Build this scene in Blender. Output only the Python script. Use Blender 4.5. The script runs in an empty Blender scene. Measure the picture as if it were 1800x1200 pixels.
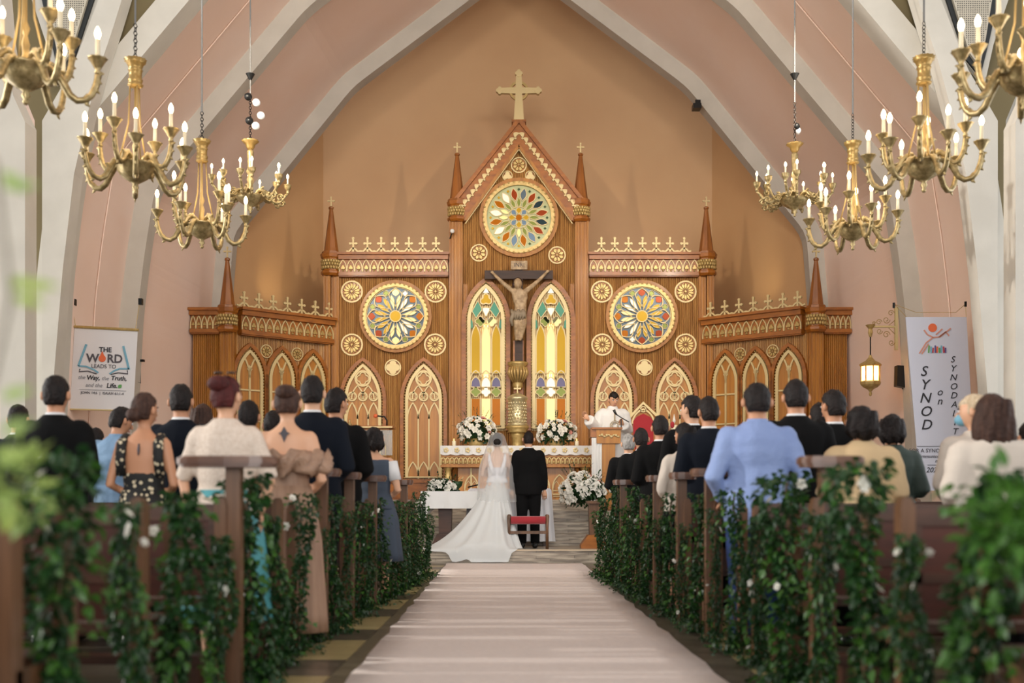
import bpy, bmesh, math, random
from mathutils import Vector, Matrix, noise
PI = math.pi
sc = bpy.context.scene
COL = sc.collection
# ------------------------------------------------------------ camera
cam_d = bpy.data.cameras.new('camera'); cam = bpy.data.objects.new('camera', cam_d); COL.objects.link(cam)
cam.location = (0, 0, .92); cam.rotation_euler = (PI/2, 0, 0)
cam_d.lens = 40; cam_d.sensor_width = 36; cam_d.shift_y = 278/1800; cam_d.shift_x = 0
cam_d.clip_start = .05; cam_d.clip_end = 200
cam_d.dof.use_dof = True; cam_d.dof.focus_distance = 17.5; cam_d.dof.aperture_fstop = 1.5
sc.camera = cam
# ------------------------------------------------------------ world, lights, exposure
sc.view_settings.view_transform = 'Standard'; sc.view_settings.look = 'None'
sc.view_settings.exposure = 0.0; sc.view_settings.gamma = 1; sc.view_settings.use_curve_mapping = False
w = bpy.data.worlds.new('world'); sc.world = w; w.use_nodes = True
w.node_tree.nodes['Background'].inputs[0].default_value = (.97, .97, .98, 1)
w.node_tree.nodes['Background'].inputs[1].default_value = .72
def area(name, loc, target, sx, sy, power, col=(1, 1, 1), spread=PI):
    l = bpy.data.lights.new(name, 'AREA'); l.shape = 'RECTANGLE'; l.size = sx; l.size_y = sy; l.energy = power; l.color = col; l.spread = spread
    o = bpy.data.objects.new(name, l); COL.objects.link(o); o.location = loc
    o.rotation_euler = (Vector(target)-Vector(loc)).to_track_quat('-Z', 'Y').to_euler(); return o
def spot(name, loc, target, power, col, angle, blend=.6, rad=.06):
    l = bpy.data.lights.new(name, 'SPOT'); l.energy = power; l.color = col; l.spot_size = angle; l.spot_blend = blend; l.shadow_soft_size = rad
    o = bpy.data.objects.new(name, l); COL.objects.link(o); o.location = loc
    o.rotation_euler = (Vector(target)-Vector(loc)).to_track_quat('-Z', 'Y').to_euler(); return o
sun_d = bpy.data.lights.new('low_sun', 'SUN'); sun_d.energy = 1.9; sun_d.angle = .035; sun_d.color = (1, .96, .9)
sun = bpy.data.objects.new('low_sun', sun_d); COL.objects.link(sun); sun.rotation_euler = Vector((1, .02, -.27)).to_track_quat('-Z', 'Y').to_euler()
area('side_door_daylight', (-9.5, 11.0, 2.6), (0, 12.0, 3), 10, 2.6, 330, (1, .97, .92))
area('right_door_daylight', (9.5, 10, 3.2), (0, 11, 1.0), 9, 3, 300, (.95, .97, 1))
area('entrance_daylight', (0.5, -7, 4.2), (0, 18, 3.5), 7, 6, 1100, (1, .98, .95))
area('nave_fill_left', (-2.2, 8.6, 7.9), (.6, 21, 6.2), 2, .8, 150, (1, .93, .84), 2.4)  # unseen fill light, added to brighten the ribs and pink walls
area('nave_fill_right', (2.6, 8.6, 7.9), (-.3, 21, 6.2), 2, .8, 150, (1, .93, .84), 2.4)  # matching added fill on the right, also out of view
spot('altar_floodlight_lamp', (-4.2, 12.5, 6.8), (.3, 22, 3.6), 1100, (1, .86, .68), .95)
spot('right_floodlight_lamp', (4.2, 13.5, 6.8), (0, 22, 4.0), 900, (1, .86, .68), 1.0)
spot('left_wall_uplight', (-4.35, 21.75, 4.62), (-4.75, 22.9, 5.5), 26, (1, .84, .5), 1.1, 1, .12)
spot('right_wall_uplight', (4.7, 21.75, 4.62), (5.0, 22.7, 5.5), 18, (1, .85, .5), 1.1, 1, .12)
# ------------------------------------------------------------ helpers
F = 2000.0; EYE = .92
def W(px, py, d): return Vector(((px-900)*d/F, d, EYE+(878-py)*d/F))
def lin(c):
    if isinstance(c, str):
        c = [int(c[i:i+2], 16)/255 for i in (0, 2, 4)]
        c = [x/12.92 if x <= .04045 else ((x+.055)/1.055)**2.4 for x in c]
    return (c[0], c[1], c[2], 1)
MAT = {}
def mat(name, col, rough=.6, metal=0, col2=None, scale=(6, 6, 6), detail=4, bump=0, bscale=40, emit=None, es=0, trans=0, coat=0, sheen=0, alpha=1, spec=.5, mix=(.35, .65)):
    m = bpy.data.materials.new(name); m.use_nodes = True; nt = m.node_tree; b = nt.nodes['Principled BSDF']
    b.inputs['Base Color'].default_value = lin(col); b.inputs['Roughness'].default_value = rough; b.inputs['Metallic'].default_value = metal
    b.inputs['Specular IOR Level'].default_value = spec
    if coat: b.inputs['Coat Weight'].default_value = coat; b.inputs['Coat Roughness'].default_value = .15
    if sheen: b.inputs['Sheen Weight'].default_value = sheen
    if alpha < 1: b.inputs['Alpha'].default_value = alpha
    tc = nt.nodes.new('ShaderNodeTexCoord')
    if col2:
        mp = nt.nodes.new('ShaderNodeMapping'); mp.inputs['Scale'].default_value = scale; nt.links.new(tc.outputs['Object'], mp.inputs[0])
        n = nt.nodes.new('ShaderNodeTexNoise'); n.inputs['Scale'].default_value = 1; n.inputs['Detail'].default_value = detail; nt.links.new(mp.outputs[0], n.inputs[0])
        r = nt.nodes.new('ShaderNodeValToRGB'); r.color_ramp.elements[0].position = mix[0]; r.color_ramp.elements[1].position = mix[1]
        r.color_ramp.elements[0].color = lin(col); r.color_ramp.elements[1].color = lin(col2)
        nt.links.new(n.outputs[0], r.inputs[0]); nt.links.new(r.outputs[0], b.inputs['Base Color'])
    if bump:
        n = nt.nodes.new('ShaderNodeTexNoise'); n.inputs['Scale'].default_value = bscale; n.inputs['Detail'].default_value = 4; nt.links.new(tc.outputs['Object'], n.inputs[0])
        bp = nt.nodes.new('ShaderNodeBump'); bp.inputs['Strength'].default_value = bump; bp.inputs['Distance'].default_value = .02
        nt.links.new(n.outputs[0], bp.inputs['Height']); nt.links.new(bp.outputs[0], b.inputs['Normal'])
    if emit: b.inputs['Emission Color'].default_value = lin(emit); b.inputs['Emission Strength'].default_value = es
    if trans:
        t = nt.nodes.new('ShaderNodeBsdfTranslucent'); t.inputs[0].default_value = lin(col); mx = nt.nodes.new('ShaderNodeMixShader'); mx.inputs[0].default_value = trans
        out = nt.nodes['Material Output']; nt.links.new(b.outputs[0], mx.inputs[1]); nt.links.new(t.outputs[0], mx.inputs[2]); nt.links.new(mx.outputs[0], out.inputs[0])
    MAT[name] = m; return m
ORG = {}
def org(p):
    while p is not None:
        if p.name in ORG: return ORG[p.name]
        p = p.parent
    return Vector((0, 0, 0))
def tag(o, label=None, cat=None, group=None, kind=None):
    if label: o['label'] = label
    if cat: o['category'] = cat
    if group: o['group'] = group
    if kind: o['kind'] = kind
    return o
def empty(name, loc=(0, 0, 0), rz=0, o_=None):
    e = bpy.data.objects.new(name, None); COL.objects.link(e); e.location = loc; e.rotation_euler = (0, 0, rz); e.empty_display_size = .1
    if o_ is not None: ORG[e.name] = Vector(o_)
    return e
def thing(name, label, cat, loc=(0, 0, 0), rz=0, group=None, o_=None):
    return tag(empty(name, loc, rz, o_), label, cat, group)
def link(me, name, parent=None, loc=None, rot=None, scale=None):
    o = bpy.data.objects.new(name, me); COL.objects.link(o); o.parent = parent
    if loc is not None: o.location = loc
    if rot is not None: o.rotation_euler = rot
    if scale is not None: o.scale = scale if hasattr(scale, '__len__') else (scale,)*3
    return o
class MB:
    def __init__(s): s.v = []; s.f = []
    def add(s, vs, fs):
        n = len(s.v); s.v += [tuple(v) for v in vs]; s.f += [tuple(i+n for i in f) for f in fs]; return s
    def box(s, x0, x1, y0, y1, z0, z1):
        return s.add([(x0, y0, z0), (x1, y0, z0), (x1, y1, z0), (x0, y1, z0), (x0, y0, z1), (x1, y0, z1), (x1, y1, z1), (x0, y1, z1)],
            [(0, 1, 5, 4), (1, 2, 6, 5), (2, 3, 7, 6), (3, 0, 4, 7), (4, 5, 6, 7), (3, 2, 1, 0)])
    def prism(s, poly, y0, y1, inset=0):
        n = len(poly)
        a = sum(poly[i][0]*poly[(i+1) % n][1]-poly[(i+1) % n][0]*poly[i][1] for i in range(n))
        if a < 0: poly = poly[::-1]
        fr = poly
        if inset:
            cx = sum(p[0] for p in poly)/n; cz = sum(p[1] for p in poly)/n; fr = [(cx+(p[0]-cx)*(1-inset), cz+(p[1]-cz)*(1-inset)) for p in poly]
        return s.add([(p[0], y0, p[1]) for p in fr]+[(p[0], y1, p[1]) for p in poly],
            [tuple(range(n)), tuple(range(2*n-1, n-1, -1))]+[((i+1) % n, i, i+n, (i+1) % n+n) for i in range(n)])
    def zprism(s, poly, z0, z1):
        n = len(poly)
        return s.add([(p[0], p[1], z0) for p in poly]+[(p[0], p[1], z1) for p in poly],
            [tuple(range(n-1, -1, -1)), tuple(range(n, 2*n))]+[(i, (i+1) % n, (i+1) % n+n, i+n) for i in range(n)])
    def ribbon(s, pts, w, y0, y1, closed=False):
        n = len(pts); L = []; R = []
        for i in range(n):
            if closed: a = pts[i-1]; b = pts[(i+1) % n]
            else: a = pts[max(0, i-1)]; b = pts[min(n-1, i+1)]
            dx, dz = b[0]-a[0], b[1]-a[1]; l = math.hypot(dx, dz) or 1; nx, nz = -dz/l*w/2, dx/l*w/2
            L.append((pts[i][0]+nx, pts[i][1]+nz)); R.append((pts[i][0]-nx, pts[i][1]-nz))
        vs = []
        for i in range(n): vs += [(L[i][0], y0, L[i][1]), (R[i][0], y0, R[i][1]), (R[i][0], y1, R[i][1]), (L[i][0], y1, L[i][1])]
        fs = []
        for i in range(n if closed else n-1):
            a = 4*i; b = 4*((i+1) % n)
            fs += [(a, a+1, b+1, b), (a+1, a+2, b+2, b+1), (a+3, a, b, b+3)]
        if not closed: fs += [(0, 3, 2, 1), (4*n-4, 4*n-3, 4*n-2, 4*n-1)]
        return s.add(vs, fs)
    def tube(s, pts, r, n=8, flat=1, cap=True):
        pts = [Vector(p) for p in pts]; k = len(pts)
        rs = r if hasattr(r, '__len__') else [r]*k
        base = len(s.v); prev = None
        for i in range(k):
            t = (pts[min(k-1, i+1)]-pts[max(0, i-1)])
            t = t.normalized() if t.length > 1e-9 else Vector((0, 0, 1))
            if prev is None:
                u = t.cross(Vector((0, 1, 0)) if abs(t.y) < .9 else Vector((1, 0, 0))).normalized()
            else: u = (prev-t*prev.dot(t)).normalized()
            prev = u; v = t.cross(u)
            for j in range(n):
                a = 2*PI*j/n; s.v.append(tuple(pts[i]+(u*math.cos(a)+v*math.sin(a)*flat)*rs[i]))
        for i in range(k-1):
            for j in range(n): s.f.append((base+i*n+j, base+i*n+(j+1) % n, base+(i+1)*n+(j+1) % n, base+(i+1)*n+j))
        if cap: s.f.append(tuple(base+j for j in range(n-1, -1, -1))); s.f.append(tuple(base+(k-1)*n+j for j in range(n)))
        return s
    def lathe(s, prof, c=(0, 0, 0), n=16, sx=1, sy=1, flute=0, fk=0):
        base = len(s.v)
        for (r, z) in prof:
            for j in range(n):
                a = 2*PI*j/n; rr = r*(1+flute*math.cos(fk*a)) if fk else r
                s.v.append((c[0]+rr*math.cos(a)*sx, c[1]+rr*math.sin(a)*sy, c[2]+z))
        for i in range(len(prof)-1):
            for j in range(n): s.f.append((base+i*n+j, base+i*n+(j+1) % n, base+(i+1)*n+(j+1) % n, base+(i+1)*n+j))
        s.f.append(tuple(base+j for j in range(n-1, -1, -1))); s.f.append(tuple(base+(len(prof)-1)*n+j for j in range(n)))
        return s
    def ball(s, c, rx, ry=None, rz=None, n=10, m=6):
        ry = ry or rx; rz = rz or rx
        pr = [(math.sin(PI*i/m), -math.cos(PI*i/m)) for i in range(m+1)]; pr[0] = (.02, -1); pr[-1] = (.02, 1)
        b = len(s.v); s.lathe(pr, (0, 0, 0), n)
        for i in range(b, len(s.v)): v = s.v[i]; s.v[i] = (c[0]+v[0]*rx, c[1]+v[1]*ry, c[2]+v[2]*rz)
        return s
    def loft(s, rings):
        base = len(s.v); n = len(rings[0])
        for r in rings: s.v += [tuple(p) for p in r]
        for i in range(len(rings)-1):
            for j in range(n): s.f.append((base+i*n+j, base+i*n+(j+1) % n, base+(i+1)*n+(j+1) % n, base+(i+1)*n+j))
        s.f.append(tuple(base+j for j in range(n-1, -1, -1))); s.f.append(tuple(base+(len(rings)-1)*n+j for j in range(n)))
        return s
    def shift(s, off): s.v = [(v[0]+off[0], v[1]+off[1], v[2]+off[2]) for v in s.v]; return s
    def mesh(s, name, m, smooth=False, off=None):
        me = bpy.data.meshes.new(name)
        v = s.v if off is None else [(a[0]-off[0], a[1]-off[1], a[2]-off[2]) for a in s.v]
        me.from_pydata(v, [], s.f); me.update()
        if m is not None: me.materials.append(MAT[m] if isinstance(m, str) else m)
        if smooth: me.polygons.foreach_set('use_smooth', [True]*len(me.polygons))
        return me
    def build(s, name, m, parent=None, smooth=False):
        return link(s.mesh(name, m, smooth, org(parent)), name, parent)
def struct(o, label=None): o['kind'] = 'structure'; return o
def smooth_angle(me, ang=.6):
    me.polygons.foreach_set('use_smooth', [True]*len(me.polygons)); me.set_sharp_from_angle(angle=ang)
def arch(cx, z0, zs, za, hw, n=8):
    """closed outline of a pointed arch: base z0, spring zs, apex za, half width hw"""
    return [(cx-hw, z0), (cx+hw, z0)]+archtop(cx, zs, za, hw, n)[::-1]
def archtop(cx, zs, za, hw, n=8):
    h = za-zs; c = (h*h-hw*hw)/(2*hw); R = hw+c; a1 = math.atan2(h, c)
    right = [(cx-c+R*math.cos(a1*i/n), zs+R*math.sin(a1*i/n)) for i in range(n+1)]
    return [(2*cx-p[0], p[1]) for p in right]+right[::-1][1:]
def circ(cx, cz, r, n=24, a0=0, a1=2*PI, closed=True):
    k = n if closed else n+1
    return [(cx+r*math.cos(a0+(a1-a0)*i/n), cz+r*math.sin(a0+(a1-a0)*i/n)) for i in range(k)]
def foil(cx, cz, r, k=4, n=6, rot=0):
    out = []; rr = r*.5
    for j in range(k):
        a = rot+2*PI*j/k; c = (cx+rr*math.cos(a), cz+rr*math.sin(a)); sp = PI/k+PI/4 if k > 3 else PI/2*1.15
        for i in range(n+1):
            b = a-sp+2*sp*i/n; out.append((c[0]+rr*1.0*math.cos(b), c[1]+rr*1.0*math.sin(b)))
    return out
def petal(cx, cz, a, r0, r1, hw, n=5, pos=.5):
    out = []; ca, sa = math.cos(a), math.sin(a)
    for sgn in (1, -1):
        for i in range(n+1):
            t = i/n if sgn > 0 else 1-i/n
            if sgn < 0 and (i == 0 or i == n): continue
            wv = math.sin(PI*t**(math.log(.5)/math.log(pos)))*hw*sgn; r = r0+(r1-r0)*t
            out.append((cx+r*ca-wv*sa, cz+r*sa+wv*ca))
    return out
# ------------------------------------------------------------ materials
mat('rib_paint', 'b9b4a9', .75, col2='c2bdb2', scale=(2, 2, 2), bump=.05, bscale=60)
mat('pink_paint', 'e8ccba', .75, col2='ebd3c4', scale=(.8, .8, .8), bump=.06, bscale=30)
mat('tan_paint', 'c0966a', .55, col2='c69d70', scale=(.7, .7, .7), bump=.06, bscale=25)
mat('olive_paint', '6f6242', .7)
mat('perforated_board', 'b9b1a0', .8)
mat('dark_trim', '26292a', .6)
mat('reed_wood', 'b98c52', .42, col2='906437', scale=(30, 30, 1.3), coat=.12)
mat('oak_wood', 'ad7428', .5, col2='925c1c', scale=(14, 14, 1.2), coat=.08)
mat('red_wood', 'a2601a', .45, col2='834b12', scale=(5, 14, 14), coat=.1)
mat('panel_wood', 'b57a2e', .45, col2='9e6624', scale=(16, 16, 1), coat=.2)
mat('spire_wood', '9a5f2a', .42, col2='7f4b1e', scale=(16, 16, 1.4))
mat('gold', 'bfa56c', .4, .4, col2='ab9158', scale=(20, 20, 20))
mat('pale_gold', 'cdb987', .45, .2)
mat('bright_gold', 'a98a50', .38, .5)
mat('brass', 'b8a274', .36, .55, col2='8f7d52', scale=(30, 30, 30))
mat('gilt', 'bb9c62', .4, .35)
mat('pew_wood', '513223', .45, col2='3c2417', scale=(3, 20, 20), coat=.15)
mat('pew_post', '6d4a2f', .5, col2='503621', scale=(20, 20, 2), coat=.2)
mat('pew_top', '6b4731', .35, col2='523424', scale=(6, 20, 20), coat=.2)
mat('red_panel', '4e2110', .5, col2='3c180a', scale=(3, 20, 20))
mat('white_cloth', 'd4d4d2', .85, sheen=.3, bump=.15, bscale=14)
mat('satin', 'dfe0e4', .45, sheen=.3)
mat('carpet_cloth', 'd6cbc4', .9, col2='d0c4bd', scale=(30, 30, 30), bump=.1, bscale=200)
mat('skin', 'c08a68', .55); mat('skin_light', 'd0a080', .55); mat('skin_pale', 'd9b49b', .55)
mat('hair_black', '14100f', .62, spec=.25, bump=.6, bscale=45, col2='221a18', scale=(60, 60, 6)); mat('hair_brown', '33221c', .62, spec=.25, bump=.6, bscale=45, col2='4b342a', scale=(50, 50, 5))
mat('hair_red', '3d1817', .62, spec=.25, bump=.6, bscale=45, col2='54211f', scale=(50, 50, 6)); mat('hair_grey', '76736f', .62, spec=.25, bump=.6, bscale=45, col2='a5a29d', scale=(60, 60, 10)); mat('hair_blond', 'b09a7c', .62, spec=.25, bump=.6, bscale=45, col2='cdbba0', scale=(50, 50, 5))
mat('black_suit', '070708', .9, spec=.2, bump=.1, bscale=12); mat('navy_suit', '0c121c', .9, spec=.2, bump=.1, bscale=12); mat('dark_suit', '090a0b', .9, spec=.2, bump=.1, bscale=12)
mat('blue_shirt', '7b8fbd', .7, col2='869ac6', scale=(5, 5, 3), bump=.8, bscale=11); mat('light_blue_shirt', '7c9cbb', .7, bump=.7, bscale=11)
mat('white_shirt', 'dcdcdc', .7); mat('beige_lace', 'cbb9a8', .8, col2='d9cabb', scale=(60, 60, 60), bump=.3, bscale=60)
mat('taupe_satin', 'a3836c', .6, col2='8f705b', scale=(22, 22, 1.5), bump=.3, bscale=10); mat('beige_jacket', 'c3a880', .75, bump=.25, bscale=10)
mat('cream_knit', 'c8bdb0', .85, bump=.3, bscale=12); mat('green_dress', '2c3a33', .7, bump=.2, bscale=12); mat('teal_skirt', '4f9aa2', .6); mat('slate_vest', '3b4655', .75, bump=.1, bscale=12)
mat('jeans', '1f3a72', .8); mat('shoe', '121212', .3); mat('white_shoe', 'c9c9c4', .5)
mat('leaf', '254a20', .42, col2='163217', scale=(7, 7, 7), trans=.22); mat('leaf_light', '446f26', .42, col2='284f1e', scale=(6, 6, 6), trans=.25)
mat('leaf_blur', '7f9a5a', .6, col2='97a548', scale=(5, 5, 5), trans=.25); mat('stem_brown', '4a3a22', .7)
mat('petal_white', 'eeece2', .6, trans=.2); mat('petal_pink', 'd89a8c', .6, trans=.2)
mat('candle_wax', 'e4d9bb', .5); mat('bulb_glow', 'ffe9c4', .3, emit='ffdca6', es=16); MAT['bulb_glow'].cycles.emission_sampling = 'NONE'
mat('flame', 'ffd080', .3, emit='ffb650', es=8); MAT['flame'].cycles.emission_sampling = 'NONE'
mat('steel_dark', '2b2b2b', .4, .8); mat('cable_grey', '6a6a68', .5, .3); mat('black_plastic', '141414', .4); mat('white_plastic', 'd8d8d6', .3)
mat('red_velvet', '9c1220', .75, sheen=.5, bump=.1, bscale=60)
mat('banner_white', 'd5d3d4', .7); mat('banner_blue', 'c5c8d6', .7)
mat('ink', '2a2a30', .7); mat('ink_grey', '8d8d92', .7); mat('ink_teal', '6fa3b8', .7); mat('ink_orange', 'd9673c', .6); mat('ink_green', '5c9a55', .6); mat('ink_red', 'b03a4a', .6); mat('ink_dk', '4d4a50', .7); mat('ink_salmon', 'c98a78', .7); mat('ink_purple', '5a4a80', .6)
mat('tile_cream', 'a8986c', .35, col2='9c8c62', scale=(4, 4, 4), coat=.3); mat('tile_dark', '4b4238', .35, col2='5b5146', scale=(5, 5, 5), coat=.3)
mat('tile_taupe', '6d6350', .35, col2='5f5646', scale=(5, 5, 5), coat=.3)
mat('statue', 'b59d7c', .6, col2='8d7558', scale=(14, 14, 14)); mat('statue_cloth', '8a7c68', .7); mat('cross_wood', '3c2418', .6, col2='2b1910', scale=(4, 20, 20))
mat('silver_gilt', 'd2c6a0', .28, .6, col2='b3a67c', scale=(22, 22, 22))
mat('clear_plastic', 'cfd6d4', .1, alpha=.3)
mat('tan_stone', 'cbb89c', .5)
mat('sunglass', '1a1a1c', .15)
GL = {}
for k, c, e in (('gold', 'c9a22c', .14), ('bright', 'f0e2a0', .5), ('teal', '5f9c82', .08), ('purple', '77708c', .06), ('green', '929c50', .08), ('orange', 'b86c08', .1), ('rust', 'a5481f', .05), ('blue', '7b93a8', .1), ('navy', '2f4248', .02), ('white', 'e6e8dc', .35), ('pale', 'c9cca0', .1), ('dkgreen', '4f6448', .04), ('slate', '6b7a86', .08)):  # third value is emission: backlight glow put into each pane
    GL[k] = 'glass_'+k; mat(GL[k], c, .24, .15, emit=c, es=e, trans=.35, coat=.0, spec=.15)
def grid_mat(name, c1, c2, c3, bw, bh, mortar='3b352e'):
    m = bpy.data.materials.new(name); m.use_nodes = True; nt = m.node_tree; b = nt.nodes['Principled BSDF']; b.inputs['Roughness'].default_value = .35
    tc = nt.nodes.new('ShaderNodeTexCoord'); br = nt.nodes.new('ShaderNodeTexBrick'); br.inputs['Scale'].default_value = 1
    br.inputs['Brick Width'].default_value = bw; br.inputs['Row Height'].default_value = bh; br.inputs['Mortar Size'].default_value = .002
    br.inputs['Color1'].default_value = lin(c1); br.inputs['Color2'].default_value = lin(c2); br.inputs['Mortar'].default_value = lin(mortar); br.offset = .37
    ge = nt.nodes.new('ShaderNodeNewGeometry'); sx = nt.nodes.new('ShaderNodeSeparateXYZ'); nt.links.new(ge.outputs['Position'], sx.inputs[0])
    ad = nt.nodes.new('ShaderNodeMath'); ad.operation = 'ADD'; nt.links.new(sx.outputs[1], ad.inputs[0]); nt.links.new(sx.outputs[2], ad.inputs[1])
    cb = nt.nodes.new('ShaderNodeCombineXYZ'); nt.links.new(sx.outputs[0], cb.inputs[0]); nt.links.new(ad.outputs[0], cb.inputs[1]); nt.links.new(cb.outputs[0], br.inputs[0])
    n = nt.nodes.new('ShaderNodeTexNoise'); n.inputs['Scale'].default_value = 1; mp = nt.nodes.new('ShaderNodeMapping'); mp.inputs['Scale'].default_value = (3, 26, 1)
    nt.links.new(cb.outputs[0], mp.inputs[0]); nt.links.new(mp.outputs[0], n.inputs[0])
    mx = nt.nodes.new('ShaderNodeMixRGB'); mx.blend_type = 'MIX'; mx.inputs[2].default_value = lin(c3)
    rr = nt.nodes.new('ShaderNodeValToRGB'); rr.color_ramp.elements[0].position = .45; rr.color_ramp.elements[1].position = .65; nt.links.new(n.outputs[0], rr.inputs[0])
    nt.links.new(rr.outputs[0], mx.inputs[0]); nt.links.new(br.outputs[0], mx.inputs[1]); nt.links.new(mx.outputs[0], b.inputs['Base Color']); MAT[name] = m
grid_mat('plank_tiles', 'a09382', '7b7063', 'b3a794', .55, .045)
grid_mat('floor_mix', '5d5446', '726852', '4a4238', .6, .6)
mat('lantern_glass', 'ffdca0', .2, emit='ffc070', es=1.6, trans=.5); MAT['lantern_glass'].cycles.emission_sampling = 'NONE'
def spotted(name, c1, c2, sc_, th):
    m = mat(name, c1, .75); nt = m.node_tree; b = nt.nodes['Principled BSDF']; tc = nt.nodes.new('ShaderNodeTexCoord'); v = nt.nodes.new('ShaderNodeTexVoronoi'); v.inputs['Scale'].default_value = sc_
    r = nt.nodes.new('ShaderNodeValToRGB'); r.color_ramp.elements[0].position = th; r.color_ramp.elements[0].color = lin(c2); r.color_ramp.elements[1].position = th+.05; r.color_ramp.elements[1].color = lin(c1)
    nt.links.new(tc.outputs['Object'], v.inputs[0]); nt.links.new(v.outputs[0], r.inputs[0]); nt.links.new(r.outputs[0], b.inputs['Base Color'])
spotted('black_floral', '141413', 'c9bb9c', 26, .3)
mat('tulle', 'e8ebea', .65, sheen=.4, trans=.3)
mat('veil_tulle', 'f2f4f4', .7, alpha=.2, trans=.25)
# ============================================================ ROOM
XC = .15
fl = MB().box(-9, 9, -8, 16.4, -.1, 0); struct(fl.build('floor', 'floor_mix'))
# sanctuary steps
for i, (y0, y1, z) in enumerate(((16.4, 17.9, .2), (17.9, 18.25, .38), (18.25, 18.6, .56), (18.6, 18.95, .74), (18.95, 26, .92))):
    s = MB().box(-7.5, 7.8, y0, 26 if i == 4 else y1+.02, 0 if i else -.05, z); o = struct(s.build('floor_step', 'plank_tiles'))
nose = MB().box(-6, 6.2, 16.385, 16.43, .185, .203); struct(nose.build('trim_1', 'tan_stone'))
# aisle floor tiles
rnd = random.Random(5)
tm = {}
for k, m in (('c', 'tile_cream'), ('d', 'tile_dark'), ('t', 'tile_taupe')):
    b = MB(); b.prism([(0, 0), (.296, 0), (.296, .296), (0, .296)], 0, .006)
    v = [(p[0], p[2], .006-p[1]) for p in b.v]; b.v = v; b.f = [f[::-1] for f in b.f]; tm[k] = b.mesh('tile', m)
FLOOR = bpy.data.objects['floor']
for r in range(36):
    y = 5.0+r*.3
    for c, x in enumerate((-1.54, -1.24, -.94, .98, 1.28, 1.58)):
        k = ('t' if (r+c) % 4 == 0 else 'd', 'c' if r % 5 < 3 else 'd', 't', 'd', 'c', 't' if r % 3 else 'c')[c]
        link(tm[k], 'tile', FLOOR, (x, y, .001))
# nave profile (inner line of the ribs)
PROF = [(6.25, 0), (6.15, 2.5), (6.08, 3.83), (5.97, 4.77), (5.8, 5.85), (3.4, 8.7), (0, 11.3)]
PROF1 = [(5.6, 0), (5.56, 2.5), (5.53, 3.6), (5.47, 4.51), (5.36, 5.9), (3.12, 8.65), (0, 10.98)]
def bevelprof(P):
    """soften the knees of a rib line"""
    out = [P[0]]
    for i in range(1, len(P)-1):
        a, b, c = Vector(P[i-1]), Vector(P[i]), Vector(P[i+1]); u = b+(a-b).normalized()*.22; v = b+(c-b).normalized()*.22
        for t in (0, .33, .67, 1): q = (1-t)**2*u+2*t*(1-t)*b+t*t*v; out.append(tuple(q))
    out.append(P[-1]); return out
def offset(P, d):
    out = []
    for i in range(len(P)):
        a = Vector(P[max(0, i-1)]); b = Vector(P[min(len(P)-1, i+1)]); t = (b-a).normalized(); n = Vector((t.y, -t.x))
        out.append((P[i][0]+n.x*d, P[i][1]+n.y*d))
    out[-1] = (0, P[-1][1]+d*1.35); return out
def full(P, xc): return [(xc-p[0], p[1]) for p in P]+[(xc+p[0], p[1]) for p in P[::-1][1:]]
def rib(P, y0, y1, w, xc, name):
    Pi = bevelprof(P); Po = offset(Pi, w); a = full(Pi, xc); b = full(Po, xc); n = len(a); m = MB()
    vs = [(p[0], y0, p[1]) for p in a]+[(p[0], y0, p[1]) for p in b]+[(p[0], y1, p[1]) for p in a]+[(p[0], y1, p[1]) for p in b]
    fs = []
    for i in range(n-1): fs += [(i, i+n, i+n+1, i+1), (i+2*n, i+1+2*n, i+1+3*n, i+3*n), (i, i+1, i+1+2*n, i+2*n), (i+n, i+3*n, i+3*n+1, i+n+1)]
    m.add(vs, fs); return struct(m.build(name, 'rib_paint'))
def shell(P, y0, y1, xc, name, mt, z0=None):
    Pi = bevelprof(P); Pi = offset(Pi, .28)
    if z0 is not None: Pi = [p for p in Pi if p[1] >= z0]
    a = full(Pi, xc); n = len(a); m = MB()
    vs = [(p[0], y0, p[1]) for p in a]+[(p[0], y1, p[1]) for p in a]+[(p[0]*1.02, y0, p[1]+.05) for p in a]+[(p[0]*1.02, y1, p[1]+.05) for p in a]
    fs = []
    for i in range(n-1): fs += [(i, i+1, i+1+n, i+n), (i+2*n, i+3*n, i+1+3*n, i+1+2*n)]
    m.add(vs, fs); return struct(m.build(name, mt))
rib(PROF1, 21.3, 21.62, .32, XC, 'trim_rib_sanctuary')
rib(PROF, 18.0, 18.32, .32, XC, 'trim_rib_middle')
rib(PROF, 15.0, 15.4, .34, XC, 'trim_rib_front')
shell(PROF, 15.3, 18.2, XC, 'wall_vault_front', 'pink_paint')
def loft_shell(Pa, Pb, y0, y1, name, mt):
    a = full(offset(bevelprof(Pa), .29), XC); b_ = full(offset(bevelprof(Pb), .29), XC); n = len(a); m = MB()
    m.add([(p[0], y0, p[1]) for p in a]+[(p[0], y1, p[1]) for p in b_], [(i, i+1, i+1+n, i+n) for i in range(n-1)]); return struct(m.build(name, mt))
loft_shell(PROF, PROF1, 18.2, 21.4, 'wall_vault_middle', 'pink_paint')
shell(PROF, -2, 13.9, XC, 'ceiling', 'pink_paint', 7.2)
# thin raised seam down each pink wall
for s_ in (-1, 1):
    P = full(offset(bevelprof(PROF), .26), XC); k = [p for p in P if (p[0]-XC)*s_ > 3.4]
    b = MB(); b.tube([(p[0]+.0, 16.9, p[1]) for p in k], .012, 5); struct(b.build('trim_seam', 'pink_paint'))
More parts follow.
